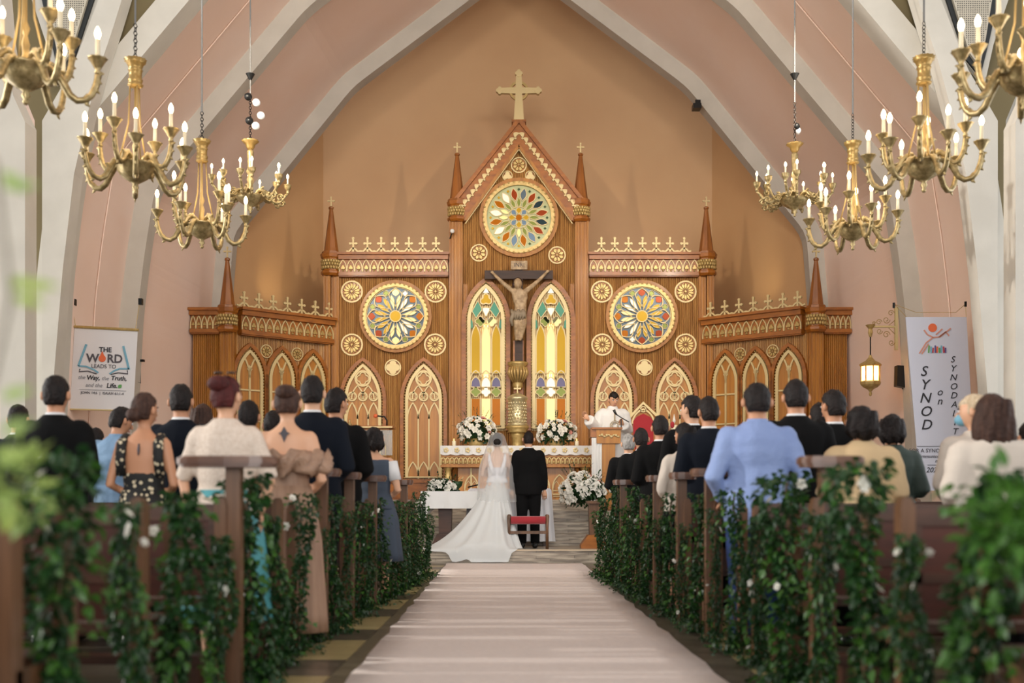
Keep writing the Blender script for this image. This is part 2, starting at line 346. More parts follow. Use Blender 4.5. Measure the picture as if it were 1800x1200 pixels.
# sanctuary walls
BX0, BX1 = -3.98, 4.22
def wallquad(x0, y0, x1, y1, z0, z1, t=.12):
    dx, dy = x1-x0, y1-y0; l = math.hypot(dx, dy); nx, ny = -dy/l*t, dx/l*t
    return MB().zprism([(x0, y0), (x1, y1), (x1+nx, y1+ny), (x0+nx, y0+ny)], z0, z1)
struct(wallquad(BX0, 24, BX1, 24, 0, 11.6).build('wall_back', 'tan_paint'))
struct(wallquad(-5.45, 21.5, BX0, 24, 0, 11.6).build('wall_left', 'tan_paint'))
struct(wallquad(BX1, 24, 5.72, 21.5, 0, 11.6).build('wall_right', 'tan_paint'))
struct(MB().box(-6, 6.3, 21.6, 24.2, 11.6, 11.7).build('ceiling_sanctuary', 'tan_paint'))
for s_ in (-1, 1):  # return walls that close the gap between sanctuary and nave shell
    struct(MB().box(*sorted((XC+s_*5.6, XC+s_*7.6)), 21.45, 21.55, 0, 11.6).build('wall_return', 'pink_paint'))
# aisle pillars: outlines taken at their own depth
def wp(pts, d): return [((p[0]-900)*d/F, EYE+(878-p[1])*d/F) for p in pts]
RP = [(1754, 1200), (1754, 212), (1702, 122), (1632, -60), (1596, -60), (1628, 45), (1650, 110), (1674, 200), (1698, 306), (1718, 475), (1736, 692), (1738, 1200)]
RC = [(1785, 1200), (1785, 214), (1806, 168), (1822, 60), (1832, -60), (1880, -60), (1860, 60), (1842, 200), (1830, 330), (1828, 1200)]
GRP = 'wall_aisle'
def mirror(pts, c): return [(2*c-p[0], p[1]) for p in pts]
for nm, pts, c in (('right', RP, None), ('left', RP, 914)):
    q = pts if c is None else mirror(pts, c)
    struct(MB().prism(wp(q, 14.7), 14.7, 14.99).build('trim_pillar_'+nm, 'rib_paint'))
for nm, c in (('right', None), ('left', 914.5)):
    q = RC if c is None else mirror(RC, c)
    struct(MB().prism(wp(q, 12.4), 12.4, 12.7).build('trim_column_'+nm, 'rib_paint'))
    continue_edge = False
    e = [(1767, 1200), (1767, 212), (1790, 168), (1806, 60), (1812, -10)]
    e = [(p[0]+14, p[1]) for p in e]; e = e if c is None else mirror(e, c)
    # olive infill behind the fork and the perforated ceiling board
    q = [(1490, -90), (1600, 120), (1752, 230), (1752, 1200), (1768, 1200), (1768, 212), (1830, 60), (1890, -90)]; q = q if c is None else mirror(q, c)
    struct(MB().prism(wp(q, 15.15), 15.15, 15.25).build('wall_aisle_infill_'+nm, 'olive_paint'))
    q = [(1658, -60), (1714, 88), (1750, 132), (1766, 60), (1806, -60)]; q = q if c is None else mirror(q, c)
    board = struct(MB().prism(wp(q, 14.6), 14.94, 15.01).build('ceiling_board_'+nm, 'rib_paint'))
    q = [(1673, -60), (1720, 82), (1746, 114), (1762, 50), (1786, -60)]; q = q if c is None else mirror(q, c)
    b = MB().prism(wp(q, 14.5), 14.9, 14.935); o = b.build('dark_border', 'dark_trim', board)
    q = [(1686, -60), (1726, 70), (1745, 96), (1756, 45), (1773, -60)]; q = q if c is None else mirror(q, c)
    b = MB().prism(wp(q, 14.45), 14.85, 14.895); o = b.build('perforated_panel', 'perforated_board', board)
    pol = wp(q, 14.45); b = MB(); x0 = min(p[0] for p in pol); x1 = max(p[0] for p in pol)
    def inside(x, z):
        r = False; n = len(pol); j = n-1
        for i in range(n):
            if (pol[i][1] > z) != (pol[j][1] > z) and x < (pol[j][0]-pol[i][0])*(z-pol[i][1])/(pol[j][1]-pol[i][1])+pol[i][0]: r = not r
            j = i
        return r
    for i in range(40):
        for j in range(60):
            x = x0+i*.028; z = 6.3+j*.028
            if inside(x, z) and inside(x+.02, z) and inside(x-.02, z): b.prism(circ(x, z, .006, 5), 14.842, 14.852)
    o = b.build('perforations', 'dark_trim', board); o['kind'] = 'stuff'
# far aisle walls seen past the pillars
struct(MB().box(-10.5, -6.35, 16.5, 16.6, 0, 7).build('wall_aisle_left', 'pink_paint'))
struct(MB().box(6.65, 10.5, 16.5, 16.6, 0, 7).build('wall_aisle_right', 'rib_paint'))
# small black brackets on ribs
# carpet
c = MB()
yy = [1.6]+[2+i*.36 for i in range(41)]
L = lambda y: -.83+(y-5.7)*(-.009); R_ = lambda y: 1.07+(y-5.7)*(-.0065)
rows = []
for y in yy:
    if y > 16.38: continue
    rows.append(y)
rows.append(16.36)
nx = 8; vs = []; fs = []
for y in rows:
    for i in range(nx+1):
        x = L(y)+(R_(y)-L(y))*i/nx; edge = (i in (0, nx))
        wob = .012*math.sin(y*9)+.008*math.sin(y*23) if edge else 0
        vs.append((x+wob, y, .012+.004*noise.noise(Vector((x*2, y*1.3, 0)))+(.004 if edge else 0)))
n0 = len(vs); vs += [(v[0], v[1], .001) for v in vs]
for j in range(len(rows)-1):
    for i in range(nx):
        a = j*(nx+1)+i; fs += [(a, a+1, a+nx+2, a+nx+1)]
    a = j*(nx+1); fs += [(a, a+nx+1, a+nx+1+n0, a+n0)]; a += nx; fs += [(a, a+n0, a+nx+1+n0, a+nx+1)]
a = (len(rows)-1)*(nx+1)
for i in range(nx): fs += [(a+i, a+i+1, a+i+1+n0, a+i+n0)]
c.add(vs, fs); o = c.build('aisle_carpet', 'carpet_cloth', None, True); tag(o, 'long pale aisle runner leading to the sanctuary step', 'carpet')

# ============================================================ REREDOS
K = .011
def U(px): return (px-900)*K
def Z(py): return EYE+(878-py)*K
def reeded(x0, x1, z0, top, parent, m='reed_wood', name='reeded_panel', y=0, pitch=.036, xs=None):
    b = MB(); n = max(2, int((x1-x0)/pitch)); p = (x1-x0)/n; vs = []; fs = []
    tf = top if callable(top) else (lambda x: top)
    for i in range(n):
        for (fx, dy) in ((0, 0), (.2, -.018), (.5, -.027), (.8, -.018)):
            x = x0+(i+fx)*p; vs += [(x, y+dy, z0), (x, y+dy, tf(x))]
    x = x1; vs += [(x, y, z0), (x, y, tf(x))]
    k = len(vs)//2
    for i in range(k-1): fs.append((2*i, 2*i+2, 2*i+3, 2*i+1))
    b.add(vs, fs)
    return b.build(name, m, parent)
def backing(poly, parent, y0=.0, y1=.15, m='oak_wood', name='backing_board'):
    b = MB().prism(poly, y0+.002, y1); return b.build(name, m, parent)
def rosette(cx, cz, r, parent, k=8, name='rosette', two=False):
    b = MB(); b.prism(circ(cx, cz, r*.93, 20), -.022, -.005)
    o = b.build(name, 'red_wood' if not two else 'spire_wood', parent)
    t = MB(); t.ribbon(circ(cx, cz, r*.93, 24), r*.14, -.045, -.01, True); t.build('ring', 'pale_gold', o)
    for j in range(k):
        a = 2*PI*(j+.5)/k; p = MB(); p.prism(petal(cx, cz, a, r*.12, r*.84, r*(1.9/k), 5, .62), -.05, -.02, .25); p.build('petal', 'gold', o)
    MB().prism(circ(cx, cz, r*.13, 8), -.058, -.02, .3).build('boss', 'gold', o)
    return o
def quatrefoil_medal(cx, cz, r, parent, k=4, name='quatrefoil_medallion'):
    o = MB().prism(circ(cx, cz, r*.95, 20), -.022, -.005).build(name, 'spire_wood', parent)
    MB().ribbon(circ(cx, cz, r*.93, 24), r*.14, -.045, -.01, True).build('ring', 'pale_gold', o)
    MB().prism(foil(cx, cz, r*.85, k, 6, PI/2), -.04, -.02).build('foil', 'pale_gold', o)
    return o
def cross_poly(cx, z0, h, w, t):
    zc = z0+h*.64; return [(cx-t, z0), (cx+t, z0), (cx+t, zc-t), (cx+w, zc-t), (cx+w, zc+t), (cx+t, zc+t), (cx+t, z0+h), (cx-t, z0+h), (cx-t, zc+t), (cx-w, zc+t), (cx-w, zc-t), (cx-t, zc-t)]
def bud_cross(cx, z0, h, w, t, y=0, th=.03):
    b = MB().prism(cross_poly(cx, z0, h, w, t), y-th/2, y+th/2)
    zc = z0+h*.64
    for (a, c) in ((cx-w, zc), (cx+w, zc), (cx, z0+h)): b.prism(circ(a, c, t*1.5, 8), y-th/2-.004, y+th/2+.004)
    return b
def cresting(xs, z0, h, parent, x0, x1, y=0):
    o = MB()
    zb = z0; pts = []
    d = (xs[-1]-xs[0])/(len(xs)-1)
    for i, x in enumerate(xs):
        pts += [(x-d*.5, zb+.13*h), (x-d*.32, zb+.08*h), (x-d*.15, zb+.26*h), (x, zb+.32*h), (x+d*.15, zb+.26*h), (x+d*.32, zb+.08*h)]
    pts.append((xs[-1]+d*.5, zb+.13*h))
    o.ribbon(pts, .032, y-.015, y+.015); o.box(x0, x1, y-.02, y+.02, z0-.02, z0+.012)
    o = o.build('cresting_rail', 'pale_gold', parent)
    for x in xs:
        bud_cross(x, z0, h, .055, .017, y).build('crest_cross', 'pale_gold', o)
    return o
def frieze(x0, x1, z0, z1, parent, n, y=-.1, dent=True):
    """cornice band: ledge, ornament row, lower moulding"""
    h = z1-z0
    o = MB()
    o.box(x0-.03, x1+.03, y-.16, .15, z1-.10*h, z1); o.box(x0-.01, x1+.01, y-.11, .15, z1-.28*h, z1-.10*h)
    o.box(x0, x1, y-.04, .15, z0+.18*h, z1-.28*h); o.box(x0-.01, x1+.01, y-.08, .15, z0+.04*h, z0+.18*h); o.box(x0, x1, y-.05, .15, z0, z0+.04*h)
    o = o.build('cornice', 'red_wood', parent)
    p = (x1-x0)/n; za, zb = z0+.20*h, z1-.30*h
    a = MB()
    for q in archtop(0, za+.25*(zb-za), zb, p*.46, 4),: a.ribbon([(-p*.46, za)]+q+[(p*.46, za)], .017, -.03, .0)
    me = a.mesh('gilt_arch', 'pale_gold')
    g = MB().prism(foil(0, za+.36*(zb-za), p*.36, 3, 4, PI/2), -.022, 0, .2); g.ball((0, -.01, za+.1*(zb-za)), p*.16, .015, p*.12, 6, 4); mg = g.mesh('gilt_leaf', 'gold')
    off = org(o)
    for i in range(n):
        l = Vector((x0+(i+.5)*p, y-.04, 0))-off
        link(me, 'gilt_arch', o, l); link(mg, 'gilt_leaf', o, l)
    return o
def blind_lancet(cx, z0, za, hw, parent, style=1, y=0, name='blind_lancet'):
    zs = za-hw*2.0
    fw = hw*1.0
    outer = arch(cx, z0, zs, za+.07, hw+.06, 8); inner = arch(cx, z0, zs, za, hw, 8)
    o = MB().ribbon(outer[1:]+[outer[0]], .07, y-.09, y-.0).build(name, 'red_wood', parent)
    MB().prism(arch(cx, z0, zs, za, hw, 8), y-.03, y-.012).build('panel', 'panel_wood', o)
    t = MB(); wr = .05
    t.ribbon(arch(cx, z0+.03, zs, za-.05, hw-.035, 8), wr*1.15, y-.075, y-.03, True)
    if style == 1:
        w3 = (hw-.05)*2/3; L_ = cx-hw+.05
        for i in (1, 2): t.ribbon([(L_+i*w3, z0), (L_+i*w3, zs-.32)], .026, y-.06, y-.03)
        for i in range(3):
            c_ = L_+(i+.5)*w3; t.ribbon(archtop(c_, zs-.36, zs-.05, w3*.5, 5), .028, y-.06, y-.03)
            t.ribbon(circ(c_, zs+.07, w3*.40, 14), .026, y-.06, y-.03, True); t.ribbon(foil(c_, zs+.07, w3*.30, 4, 4, PI/4), .012, y-.055, y-.03, True)
            if z0 < 1.6: t.ribbon(archtop(c_, z0+.05, z0+.32, w3*.5, 5), .026, y-.06, y-.03)
        for i in (1, 2):
            c_ = L_+i*w3; t.ribbon(archtop(c_, zs+.02, zs+.28, w3*.55, 5), .024, y-.06, y-.03)
        t.ribbon(circ(cx, zs+.44*(za-zs)+.1, hw*.40, 18), .035, y-.066, y-.03, True)
        t.ribbon(foil(cx, zs+.44*(za-zs)+.1, hw*.33, 4, 5, PI/2), .022, y-.06, y-.03, True)
    else:
        t.ribbon([(cx, z0), (cx, zs+.02)], .036, y-.06, y-.03)
        for zz in (zs-.22, zs-.78, zs-1.34, zs-1.9):
            if zz > z0: t.ribbon([(cx-hw+.03, zz), (cx+hw-.03, zz)], .03, y-.06, y-.03)
        h2 = (hw-.03)
        a = archtop(cx, zs-.1, za+.22, hw*1.05, 10)
        hh = za-zs; cc = (hh*hh-hw*hw)/(2*hw); Rr = hw+cc
        for s_ in (-1, 1):
            q = []
            for i in range(15):
                zz = (za-zs)*i/14*.86; xx = math.sqrt(max(0, Rr*Rr-zz*zz))-cc   # half width of the arch at this height
                if hw-xx > xx-.02: break
                q.append((cx+s_*(hw-xx), zs+zz))
            t.ribbon(q, .03, y-.06, y-.03)
        t.ribbon([(cx-h2*.42, zs+.28), (cx, zs-.0)], .03, y-.06, y-.03) if 0 else None
        t.prism([(cx, za-.3), (cx+.05, za-.38), (cx, za-.46), (cx-.05, za-.38)], y-.06, y-.03)
    t.build('tracery', 'pale_gold', o)
    # gilt beads round the arch
    bd = MB(); path = arch(cx, z0, zs, za+.02, hw+.012, 8)[1:]+[arch(cx, z0, zs, za+.02, hw+.012, 8)[0]]
    path = path
    acc = 0; last = None
    for i in range(len(path)-1):
        a, b_ = Vector(path[i]), Vector(path[i+1]); l = (b_-a).length; s = acc
        while s < l:
            p = a+(b_-a)*(s/l); bd.ball((p.x, y-.05, p.y), .017, .02, .017, 6, 4); s += .055
        acc = s-l
    bd = bd.build('bead_trim', 'gold', o, True); bd['kind'] = 'stuff'
    return o
def spire(cx, z0, z1, hw, parent, y=-.02, cz=.18):
    b = MB(); n = 8; rs = [(hw*1.25, z0), (hw*1.25, z0+.05), (hw*1.0, z0+.06), (hw*.92, z0+.12), (.035, z1-.06), (.05, z1-.05), (.05, z1-.02), (.02, z1)]
    b.lathe([(r, z) for r, z in rs], (cx, y, 0), n); o = b.build('spire', 'spire_wood', parent)
    bud_cross(cx, z1-.02, cz, .055, .012, y, .022).build('spire_cross', 'pale_gold', o)
    return o
def capital(cx, z0, z1, hw, parent, y=-.02):
    h = z1-z0
    o = MB().lathe([(hw*1.05, z0), (hw*1.3, z0+.1*h), (hw*1.3, z0+.2*h), (hw*1.1, z0+.24*h), (hw*1.12, z0+.78*h), (hw*1.3, z0+.84*h), (hw*1.4, z1), (hw*1.1, z1+.01)], (cx, y, 0), 8).build('capital', 'red_wood', parent)
    b = MB()
    for i in range(10):
        a = PI+PI*(i+.5)/10
        for k_, zz in ((0, .36), (1, .52), (0, .66)):
            a2 = a+(k_*.15); b.ball((cx+hw*1.14*math.cos(a2), y+hw*1.14*math.sin(a2), z0+zz*h), .03, .03, .038, 6, 4)
    b = b.build('gilt_carving', 'gold', o, True); b['kind'] = 'stuff'
    return o
def pilaster(x0, x1, z0, z1, parent, y=-.1):
    o = MB().box(x0, x1, y, .15, z0, z1); n = max(2, int((x1-x0)/.06))
    for i in range(n):
        xx = x0+(i+.5)*(x1-x0)/n; o.tube([(xx, y, z0), (xx, y, z1)], .016, 6)
    return o.build('pilaster', 'oak_wood', parent)
def plinth(x0, x1, z0, z1, parent, y=-.14):
    return MB().box(x0, x1, y, .15, z0, z1).box(x0, x1, y-.04, .15, z1-.07, z1).box(x0, x1, y-.05, .15, z0, z0+.08).build('plinth', 'red_wood', parent)
def rose_outer(cx, cz, r, o, y=-.05):
    m = MB(); m.ribbon(circ(cx, cz, r*1.04, 40), r*.14, y-.05, 0, True); o = m.build('rose_window', 'oak_wood', o)
    MB().ribbon(circ(cx, cz, r*.95, 40), r*.1, y-.075, y, True).build('gilt_rim', 'gold', o)
    k = MB()
    for i in range(44):
        a = 2*PI*i/44; k.ball((cx+r*.99*math.cos(a), y-.07, cz+r*.99*math.sin(a)), r*.035, .02, r*.03, 6, 4)
    k = k.build('rim_carving', 'gold', o, True); k['kind'] = 'stuff'
    return o
def pane(poly, col, o, y=-.07, th=.01): return MB().prism(poly, y-th, y).build('glass_pane', GL[col], o)
def rose_centre(cx, cz, r, parent):
    o = rose_outer(cx, cz, r, parent)
    MB().prism(circ(cx, cz, r*.9, 36), -.055, -.045).build('field', GL['pale'], o)
    tr = MB(); rr = random.Random(2)
    for j in range(16):
        a = 2*PI*(j+.5)/16; left = math.cos(a) < .05  # left panes get brighter glass: shine put into their colour
        big = petal(cx, cz, a, r*.47, r*.83, r*.09, 6, .5)
        c = ('orange', 'white')[j % 2] if left else ('rust', 'navy')[j % 2]
        if abs(math.cos(a)) < .3: c = ('rust', 'slate')[j % 2]
        if math.sin(a) < -.8: c = ('orange', 'blue')[j % 2]
        pane(big, c, o); tr.ribbon(big, r*.02, -.088, -.06, True)
        sm = petal(cx, cz, a+PI/16, r*.28, r*.56, r*.055, 5, .5); pane(sm, 'bright' if left and rr.random() < .6 else 'green', o); tr.ribbon(sm, r*.015, -.088, -.06, True)
        a2 = a+PI/16; q = (cx+r*.79*math.cos(a2), cz+r*.79*math.sin(a2)); d_ = r*.04
        pane([(q[0]-d_, q[1]), (q[0], q[1]-d_), (q[0]+d_, q[1]), (q[0], q[1]+d_)], 'gold' if left else 'dkgreen', o)
    for j in range(8):
        a = 2*PI*j/8; p = petal(cx, cz, a, r*.08, r*.29, r*.075, 5, .62); pane(p, ('gold', 'blue')[j % 2], o); tr.ribbon(p, r*.014, -.088, -.06, True)
    pane(circ(cx, cz, r*.09, 10), 'orange', o); tr.ribbon(circ(cx, cz, r*.3, 24), r*.02, -.088, -.06, True)
    tr.build('tracery', 'pale_gold', o); return o
def rose_side(cx, cz, r, parent, bright):
    o = rose_outer(cx, cz, r, parent)
    MB().prism(circ(cx, cz, r*.9, 36), -.055, -.045).build('field', GL['slate'], o)
    tr = MB()
    for j in range(8):
        a = 2*PI*j/8; lit = math.cos(a-(0.2 if bright > 0 else PI)) > -.3 if bright else math.cos(a-PI) > .2  # lit panes take paler glass: shine put into colour and emission
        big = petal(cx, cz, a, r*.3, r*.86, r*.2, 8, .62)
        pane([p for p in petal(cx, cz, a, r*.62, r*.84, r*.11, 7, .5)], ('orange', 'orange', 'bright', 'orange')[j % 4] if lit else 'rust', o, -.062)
        tr.ribbon(big, r*.028, -.1, -.06, True)
        for s in (-1, 1):
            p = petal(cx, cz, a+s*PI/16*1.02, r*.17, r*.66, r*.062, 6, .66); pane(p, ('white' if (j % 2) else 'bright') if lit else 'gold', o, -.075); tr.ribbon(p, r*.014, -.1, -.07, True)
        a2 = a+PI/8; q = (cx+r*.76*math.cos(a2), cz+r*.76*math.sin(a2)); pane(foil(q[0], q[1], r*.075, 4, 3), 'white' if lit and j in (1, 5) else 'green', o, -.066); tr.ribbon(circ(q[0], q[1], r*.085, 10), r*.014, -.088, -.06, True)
    pane(circ(cx, cz, r*.155, 16), 'gold', o, -.08, .02); tr.ribbon(circ(cx, cz, r*.17, 20), r*.03, -.108, -.06, True); tr.ribbon(circ(cx, cz, r*.885, 36), r*.02, -.088, -.05, True)
    tr.build('tracery', 'pale_gold', o); return o
def lancet_window(cx, parent):
    z0, za, hw = Z(757), Z(499), .375; zs = za-hw*1.95
    outer = arch(cx, z0, zs, za+.06, hw+.05, 10)
    o = MB().ribbon(outer[1:]+[outer[0]], .09, -.13, 0).build('lancet_window', 'red_wood', parent)
    MB().ribbon(arch(cx, z0+.05, zs, za-.05, hw-.045, 10), .07, -.11, -.02, True).build('gilt_frame', 'pale_gold', o)
    bd = MB(); path = arch(cx, z0, zs, za+.01, hw+.0, 10); path = path[1:]+[path[0]]; acc = 0
    for i in range(len(path)-1):
        a, b_ = Vector(path[i]), Vector(path[i+1]); l = (b_-a).length; s = acc
        while s < l: p = a+(b_-a)*(s/l); bd.ball((p.x, -.13, p.y), .018, .02, .018, 6, 4); s += .055
        acc = s-l
    bd = bd.build('bead_trim', 'gold', o, True); bd['kind'] = 'stuff'
    MB().prism(arch(cx, z0, zs, za, hw, 10), -.02, -.012).build('backing', 'pale_gold', o)
    tr = MB(); wv = (hw-.08)*2/3; L_ = cx-hw+.08; y = -.075
    def tb(p, w_=.02, cl=True): tr.ribbon(p, w_, -.1, -.07, cl)
    zt = [Z(748), Z(700), Z(681), Z(655), Z(580)]
    for i in range(3):  # middle column paler and glowing: light streak put into the panes
        c_ = L_+(i+.5)*wv; h = wv*.5-.012
        p = [(c_-h, zt[0]), (c_+h, zt[0]), (c_+h, zt[1]-.01), (c_-h, zt[1]-.01)]; pane(p, 'orange' if i != 1 else 'bright', o, y); tb(p)
        p = foil(c_, Z(689.5), wv*.48, 4, 5, PI/2); pane(p, 'green' if i != 1 else 'white', o, y); tb(p, .015)
        p = arch(c_, Z(681), Z(675), Z(663), h, 4); pane(p, 'purple' if i != 1 else 'white', o, y); tb(p, .018)
        p = arch(c_, Z(657), Z(598), Z(572), h, 5); pane(p, 'gold' if i != 1 else 'bright', o, y); tb(p)
        q = archtop(c_, Z(667), Z(652), wv*.5, 4); tb(q, .024, False)
    for s in (-1, 1):
        p = foil(cx+s*wv*.55, Z(566), wv*.5, 4, 5, PI/2); pane(p, 'green' if s < 0 else 'bright', o, y); tb(p, .015)
        k = [(cx+s*.19, Z(560)), (cx+s*.07, Z(545)), (cx+s*.16, Z(530)), (cx+s*.27, Z(548))]; pane(k, 'teal', o, y); tb(k, .02)
        k = [(cx+s*.02, Z(561)), (cx+s*.13, Z(556)), (cx+s*.14, Z(561)), (cx+s*.05, Z(570))]; pane(k, 'purple', o, y)
        k = [(cx+s*.26, Z(566)), (cx+s*.3, Z(560)), (cx+s*.3, Z(580)), (cx+s*.25, Z(576))]; pane(k, 'teal', o, y)
    k = [(cx, Z(558)), (cx-.09, Z(543)), (cx, Z(541)), (cx+.09, Z(543))]; pane(k, 'white', o, y); tb(k, .02)
    p = foil(cx, Z(528), .115, 3, 6, PI/2); pane(p, 'gold', o, y); tb(p, .022)
    k = [(cx-.06, Z(516)), (cx+.06, Z(516)), (cx, Z(506))]; pane(k, 'white', o, y)
    tr.build('tracery', 'pale_gold', o)
    return o
def strip_light(name, x, z, w_, h, p, y=21.955, col=(1, .85, .5)):
    l = bpy.data.lights.new(name, 'AREA'); l.shape = 'RECTANGLE'; l.size = w_; l.size_y = h; l.energy = p; l.color = col
    o = bpy.data.objects.new(name, l); COL.objects.link(o); o.location = (x, y, z); o.rotation_euler = (PI/2, 0, 0)
PZ = .92
RG = 'sections of the carved wooden reredos'
# ---- centre tower
ct = thing('reredos_tower', 'tall gabled central section of the carved reredos, topped by a large gold cross', 'altarpiece', (U(912), 22, PZ), 0, RG, (U(912), 0, PZ))
x0, x1 = U(790), U(1034)
gx = U(912)
backing([(x0, PZ), (x1, PZ), (x1, Z(385)), (gx, Z(240)), (x0, Z(385))], ct)
reeded(x0+.02, x1-.02, PZ+.3, lambda x: Z(378)+(Z(245)-Z(378))*(1-abs(x-gx)/(x1-gx)), ct)
for s in (-1, 1):
    pilaster(*sorted((gx+s*1.085, gx+s*1.34)), PZ, Z(390), ct, -.12)
    pilaster(*sorted((gx+s*.985, gx+s*1.075)), PZ+.2, Z(500), ct, -.06)
    capital(gx+s*1.19, Z(392), Z(357), .145, ct, -.05)
    spire(gx+s*1.19, Z(357), Z(270), .145, ct, -.05, .2)
    # raking cornice
    a = (gx+s*1.05, Z(392)); b_ = (gx, Z(258)); c_ = (gx, Z(215)); d_ = (gx+s*1.2, Z(352))
    rk = MB().prism([a, b_, c_, d_], -.16, .12).build('raking_cornice', 'red_wood', ct)
    MB().ribbon([(gx+s*1.21, Z(355)), (gx+s*.02, Z(219))], .07, -.22, .1).build('top_moulding', 'red_wood', rk)
    MB().ribbon([(gx+s*1.03, Z(391)), (gx+s*.0, Z(261))], .05, -.19, -.1).build('lower_moulding', 'oak_wood', rk)
    MB().ribbon([(gx+s*1.03, Z(396)), (gx+s*.0, Z(266))], .016, -.15, -.1).build('gilt_line', 'pale_gold', rk)
    ang = math.atan2(Z(239)-Z(374), 1.12); n = 15
    g = MB().prism(foil(0, .03, .055, 3, 4, PI/2), -.02, .01, .2); g.ribbon(archtop(0, -.03, .075, .055, 4), .016, -.03, .01); gm = g.mesh('gilt_leaf', 'pale_gold')
    for i in range(n):
        t = (i+.5)/n; p = Vector((gx+s*(1.12*(1-t)), -.17, Z(374)+(Z(239)-Z(374))*t))-org(ct)
        link(gm, 'gilt_leaf', rk, p, (0, -s*(PI/2-(PI/2-ang)) if s > 0 else 0, 0) if 0 else (0, s*ang, 0))
MB().box(gx-.12, gx+.12, -.12, .1, Z(245), Z(215)).box(gx-.14, gx+.14, -.14, .12, Z(218), Z(214)).build('cross_base', 'red_wood', ct)
cb = MB(); zc = Z(161); y = -.03
cb.prism([(gx-.1, Z(216)), (gx+.1, Z(216)), (gx+.065, zc-.06), (gx+.36, zc-.05), (gx+.36, zc+.05), (gx+.065, zc+.06), (gx+.05, Z(130)), (gx-.05, Z(130)), (gx-.065, zc+.06), (gx-.36, zc+.05), (gx-.36, zc-.05), (gx-.065, zc-.06)], -.07, .01)
for (a, c) in ((gx-.37, zc), (gx+.37, zc), (gx, Z(131))): cb.prism(foil(a, c, .075, 4, 4), -.08, .015)
cb = cb.build('gold_cross', 'pale_gold', ct); MB().ribbon(circ(gx, zc, .165, 28), .045, -.06, 0, True).build('ring', 'gold', cb)
rosette(gx, Z(291), .155, ct, 8); quatrefoil_medal(U(892), Z(310), .1, ct, 3, 'trefoil_medallion'); quatrefoil_medal(U(932), Z(310), .1, ct, 3, 'trefoil_medallion')
rose_centre(gx, Z(384), .69, ct)
rosette(U(842), Z(445), .17, ct); rosette(U(979), Z(449), .17, ct)
lancet_window(U(854.5), ct); lancet_window(U(968), ct)
MB().box(U(903), U(920), -.1, 0, PZ, Z(600)).build('centre_post', 'red_wood', ct)
plinth(x0, x1, PZ, PZ+.32, ct)
for lx in (U(854.5), U(968)):
    strip_light('lancet_tube_lamp', lx, Z(625), .09, 1.2, 3); strip_light('lancet_tube_lamp', lx, Z(722), .1, .42, .7)
# ---- side bays
for s, lab in ((-1, 'left'), (1, 'right')):
    X = (lambda p: U(p)) if s < 0 else (lambda p: U(1823.5-p))
    a, b_ = sorted((X(570), X(789.5)))
    other = 'bright-lit round window' if s < 0 else 'round window half dark'
    t = thing('reredos_bay', 'flat reredos bay with '+other+' on the '+('lectern' if s < 0 else "priest's")+' side', 'altarpiece', ((a+b_)/2, 22, PZ), 0, RG, ((a+b_)/2, 0, PZ))
    backing([(a, PZ), (b_, PZ), (b_, Z(470)), (a, Z(470))], t)
    reeded(*sorted((X(596), X(789))), PZ+.3, Z(486), t)
    pilaster(*sorted((X(571), X(583))), PZ, Z(486), t, -.16); pilaster(*sorted((X(584), X(597))), PZ, Z(486), t, -.1)
    frieze(*sorted((X(598), X(788))), Z(488), Z(447), t, 14, -.08)
    capital(X(583), Z(487), Z(449), .15, t, -.08); spire(X(583), Z(449), Z(364), .145, t, -.06, .19)
    cresting(sorted([X(p) for p in (622, 647, 671, 695, 719.5, 743.6, 767)]), Z(446), .28, t, *sorted((X(602), X(788))), y=-.08)
    for (px, py) in ((619, 513), (766, 513), (619, 606), (765, 606)): rosette(X(px), Z(py), .215, t, 14)
    rose_side(X(696), Z(557), .63, t, 1 if s < 0 else 0)
    quatrefoil_medal(X(691), Z(646), .16, t)
    blind_lancet(X(638.5), Z(841), Z(638), .36, t, 1); blind_lancet(X(745), Z(841), Z(638), .36, t, 1)
    plinth(a, b_, PZ, Z(842), t)
    strip_light('rose_lamp', X(696)-.1, Z(557), .6, .6, 8 if s < 0 else 3, 21.99)
# ---- wings
def wing(xa, ya, xb, yb, side):
    dx, dy = xb-xa, yb-ya; Lw = math.hypot(dx, dy); rz = math.atan2(dy, dx)
    cxw, cyw = (xa+xb)/2, (ya+yb)/2
    lab = 'angled reredos wing beside the gooseneck lectern' if side < 0 else 'angled reredos wing beside the hanging lantern'
    t = thing('reredos_wing', lab, 'altarpiece', (cxw, cyw, PZ), rz, RG, (0, 0, PZ))
    def u(px):   # where the sight line through px meets the wing
        k = (px-900)/F; return (xa - k*ya)/(k*dy/Lw - dx/Lw) - Lw/2
    H = Lw/2; zt = 4.40; zb = 3.90
    backing([(-H, PZ), (H, PZ), (H, zt-.1), (-H, zt-.1)], t)
    reeded(-H+.02, H-.02, PZ+.2, zb+.02, t)
    frieze(-H+(.1 if side < 0 else 0), H-(0 if side < 0 else .1), zb, zt, t, 12, -.08)
    if side < 0: xs = (425, 451, 476, 501, 526, 550, 574); la = ((436.5), (492.5), (547)); ro = (466.5, 520.5)
    else: xs = (1253, 1278, 1303, 1328, 1354, 1380, 1406); la = (1278, 1331, 1389); ro = (1303, 1360)
    cresting([u(p) for p in xs], zt+.01, .27, t, -H+.1, H-.1, -.08)
    for p in la: blind_lancet(u(p), 1.4, 3.68, .27, t, 2)
    for p in ro: rosette(u(p), 3.66, .125, t, 8)
    plinth(-H, H, PZ, 1.38, t, -.1)
    return t, rz
wing(-5.05, 20.6, -3.52, 21.95, -1)
wing(3.75, 21.95, 5.38, 20.55, 1)
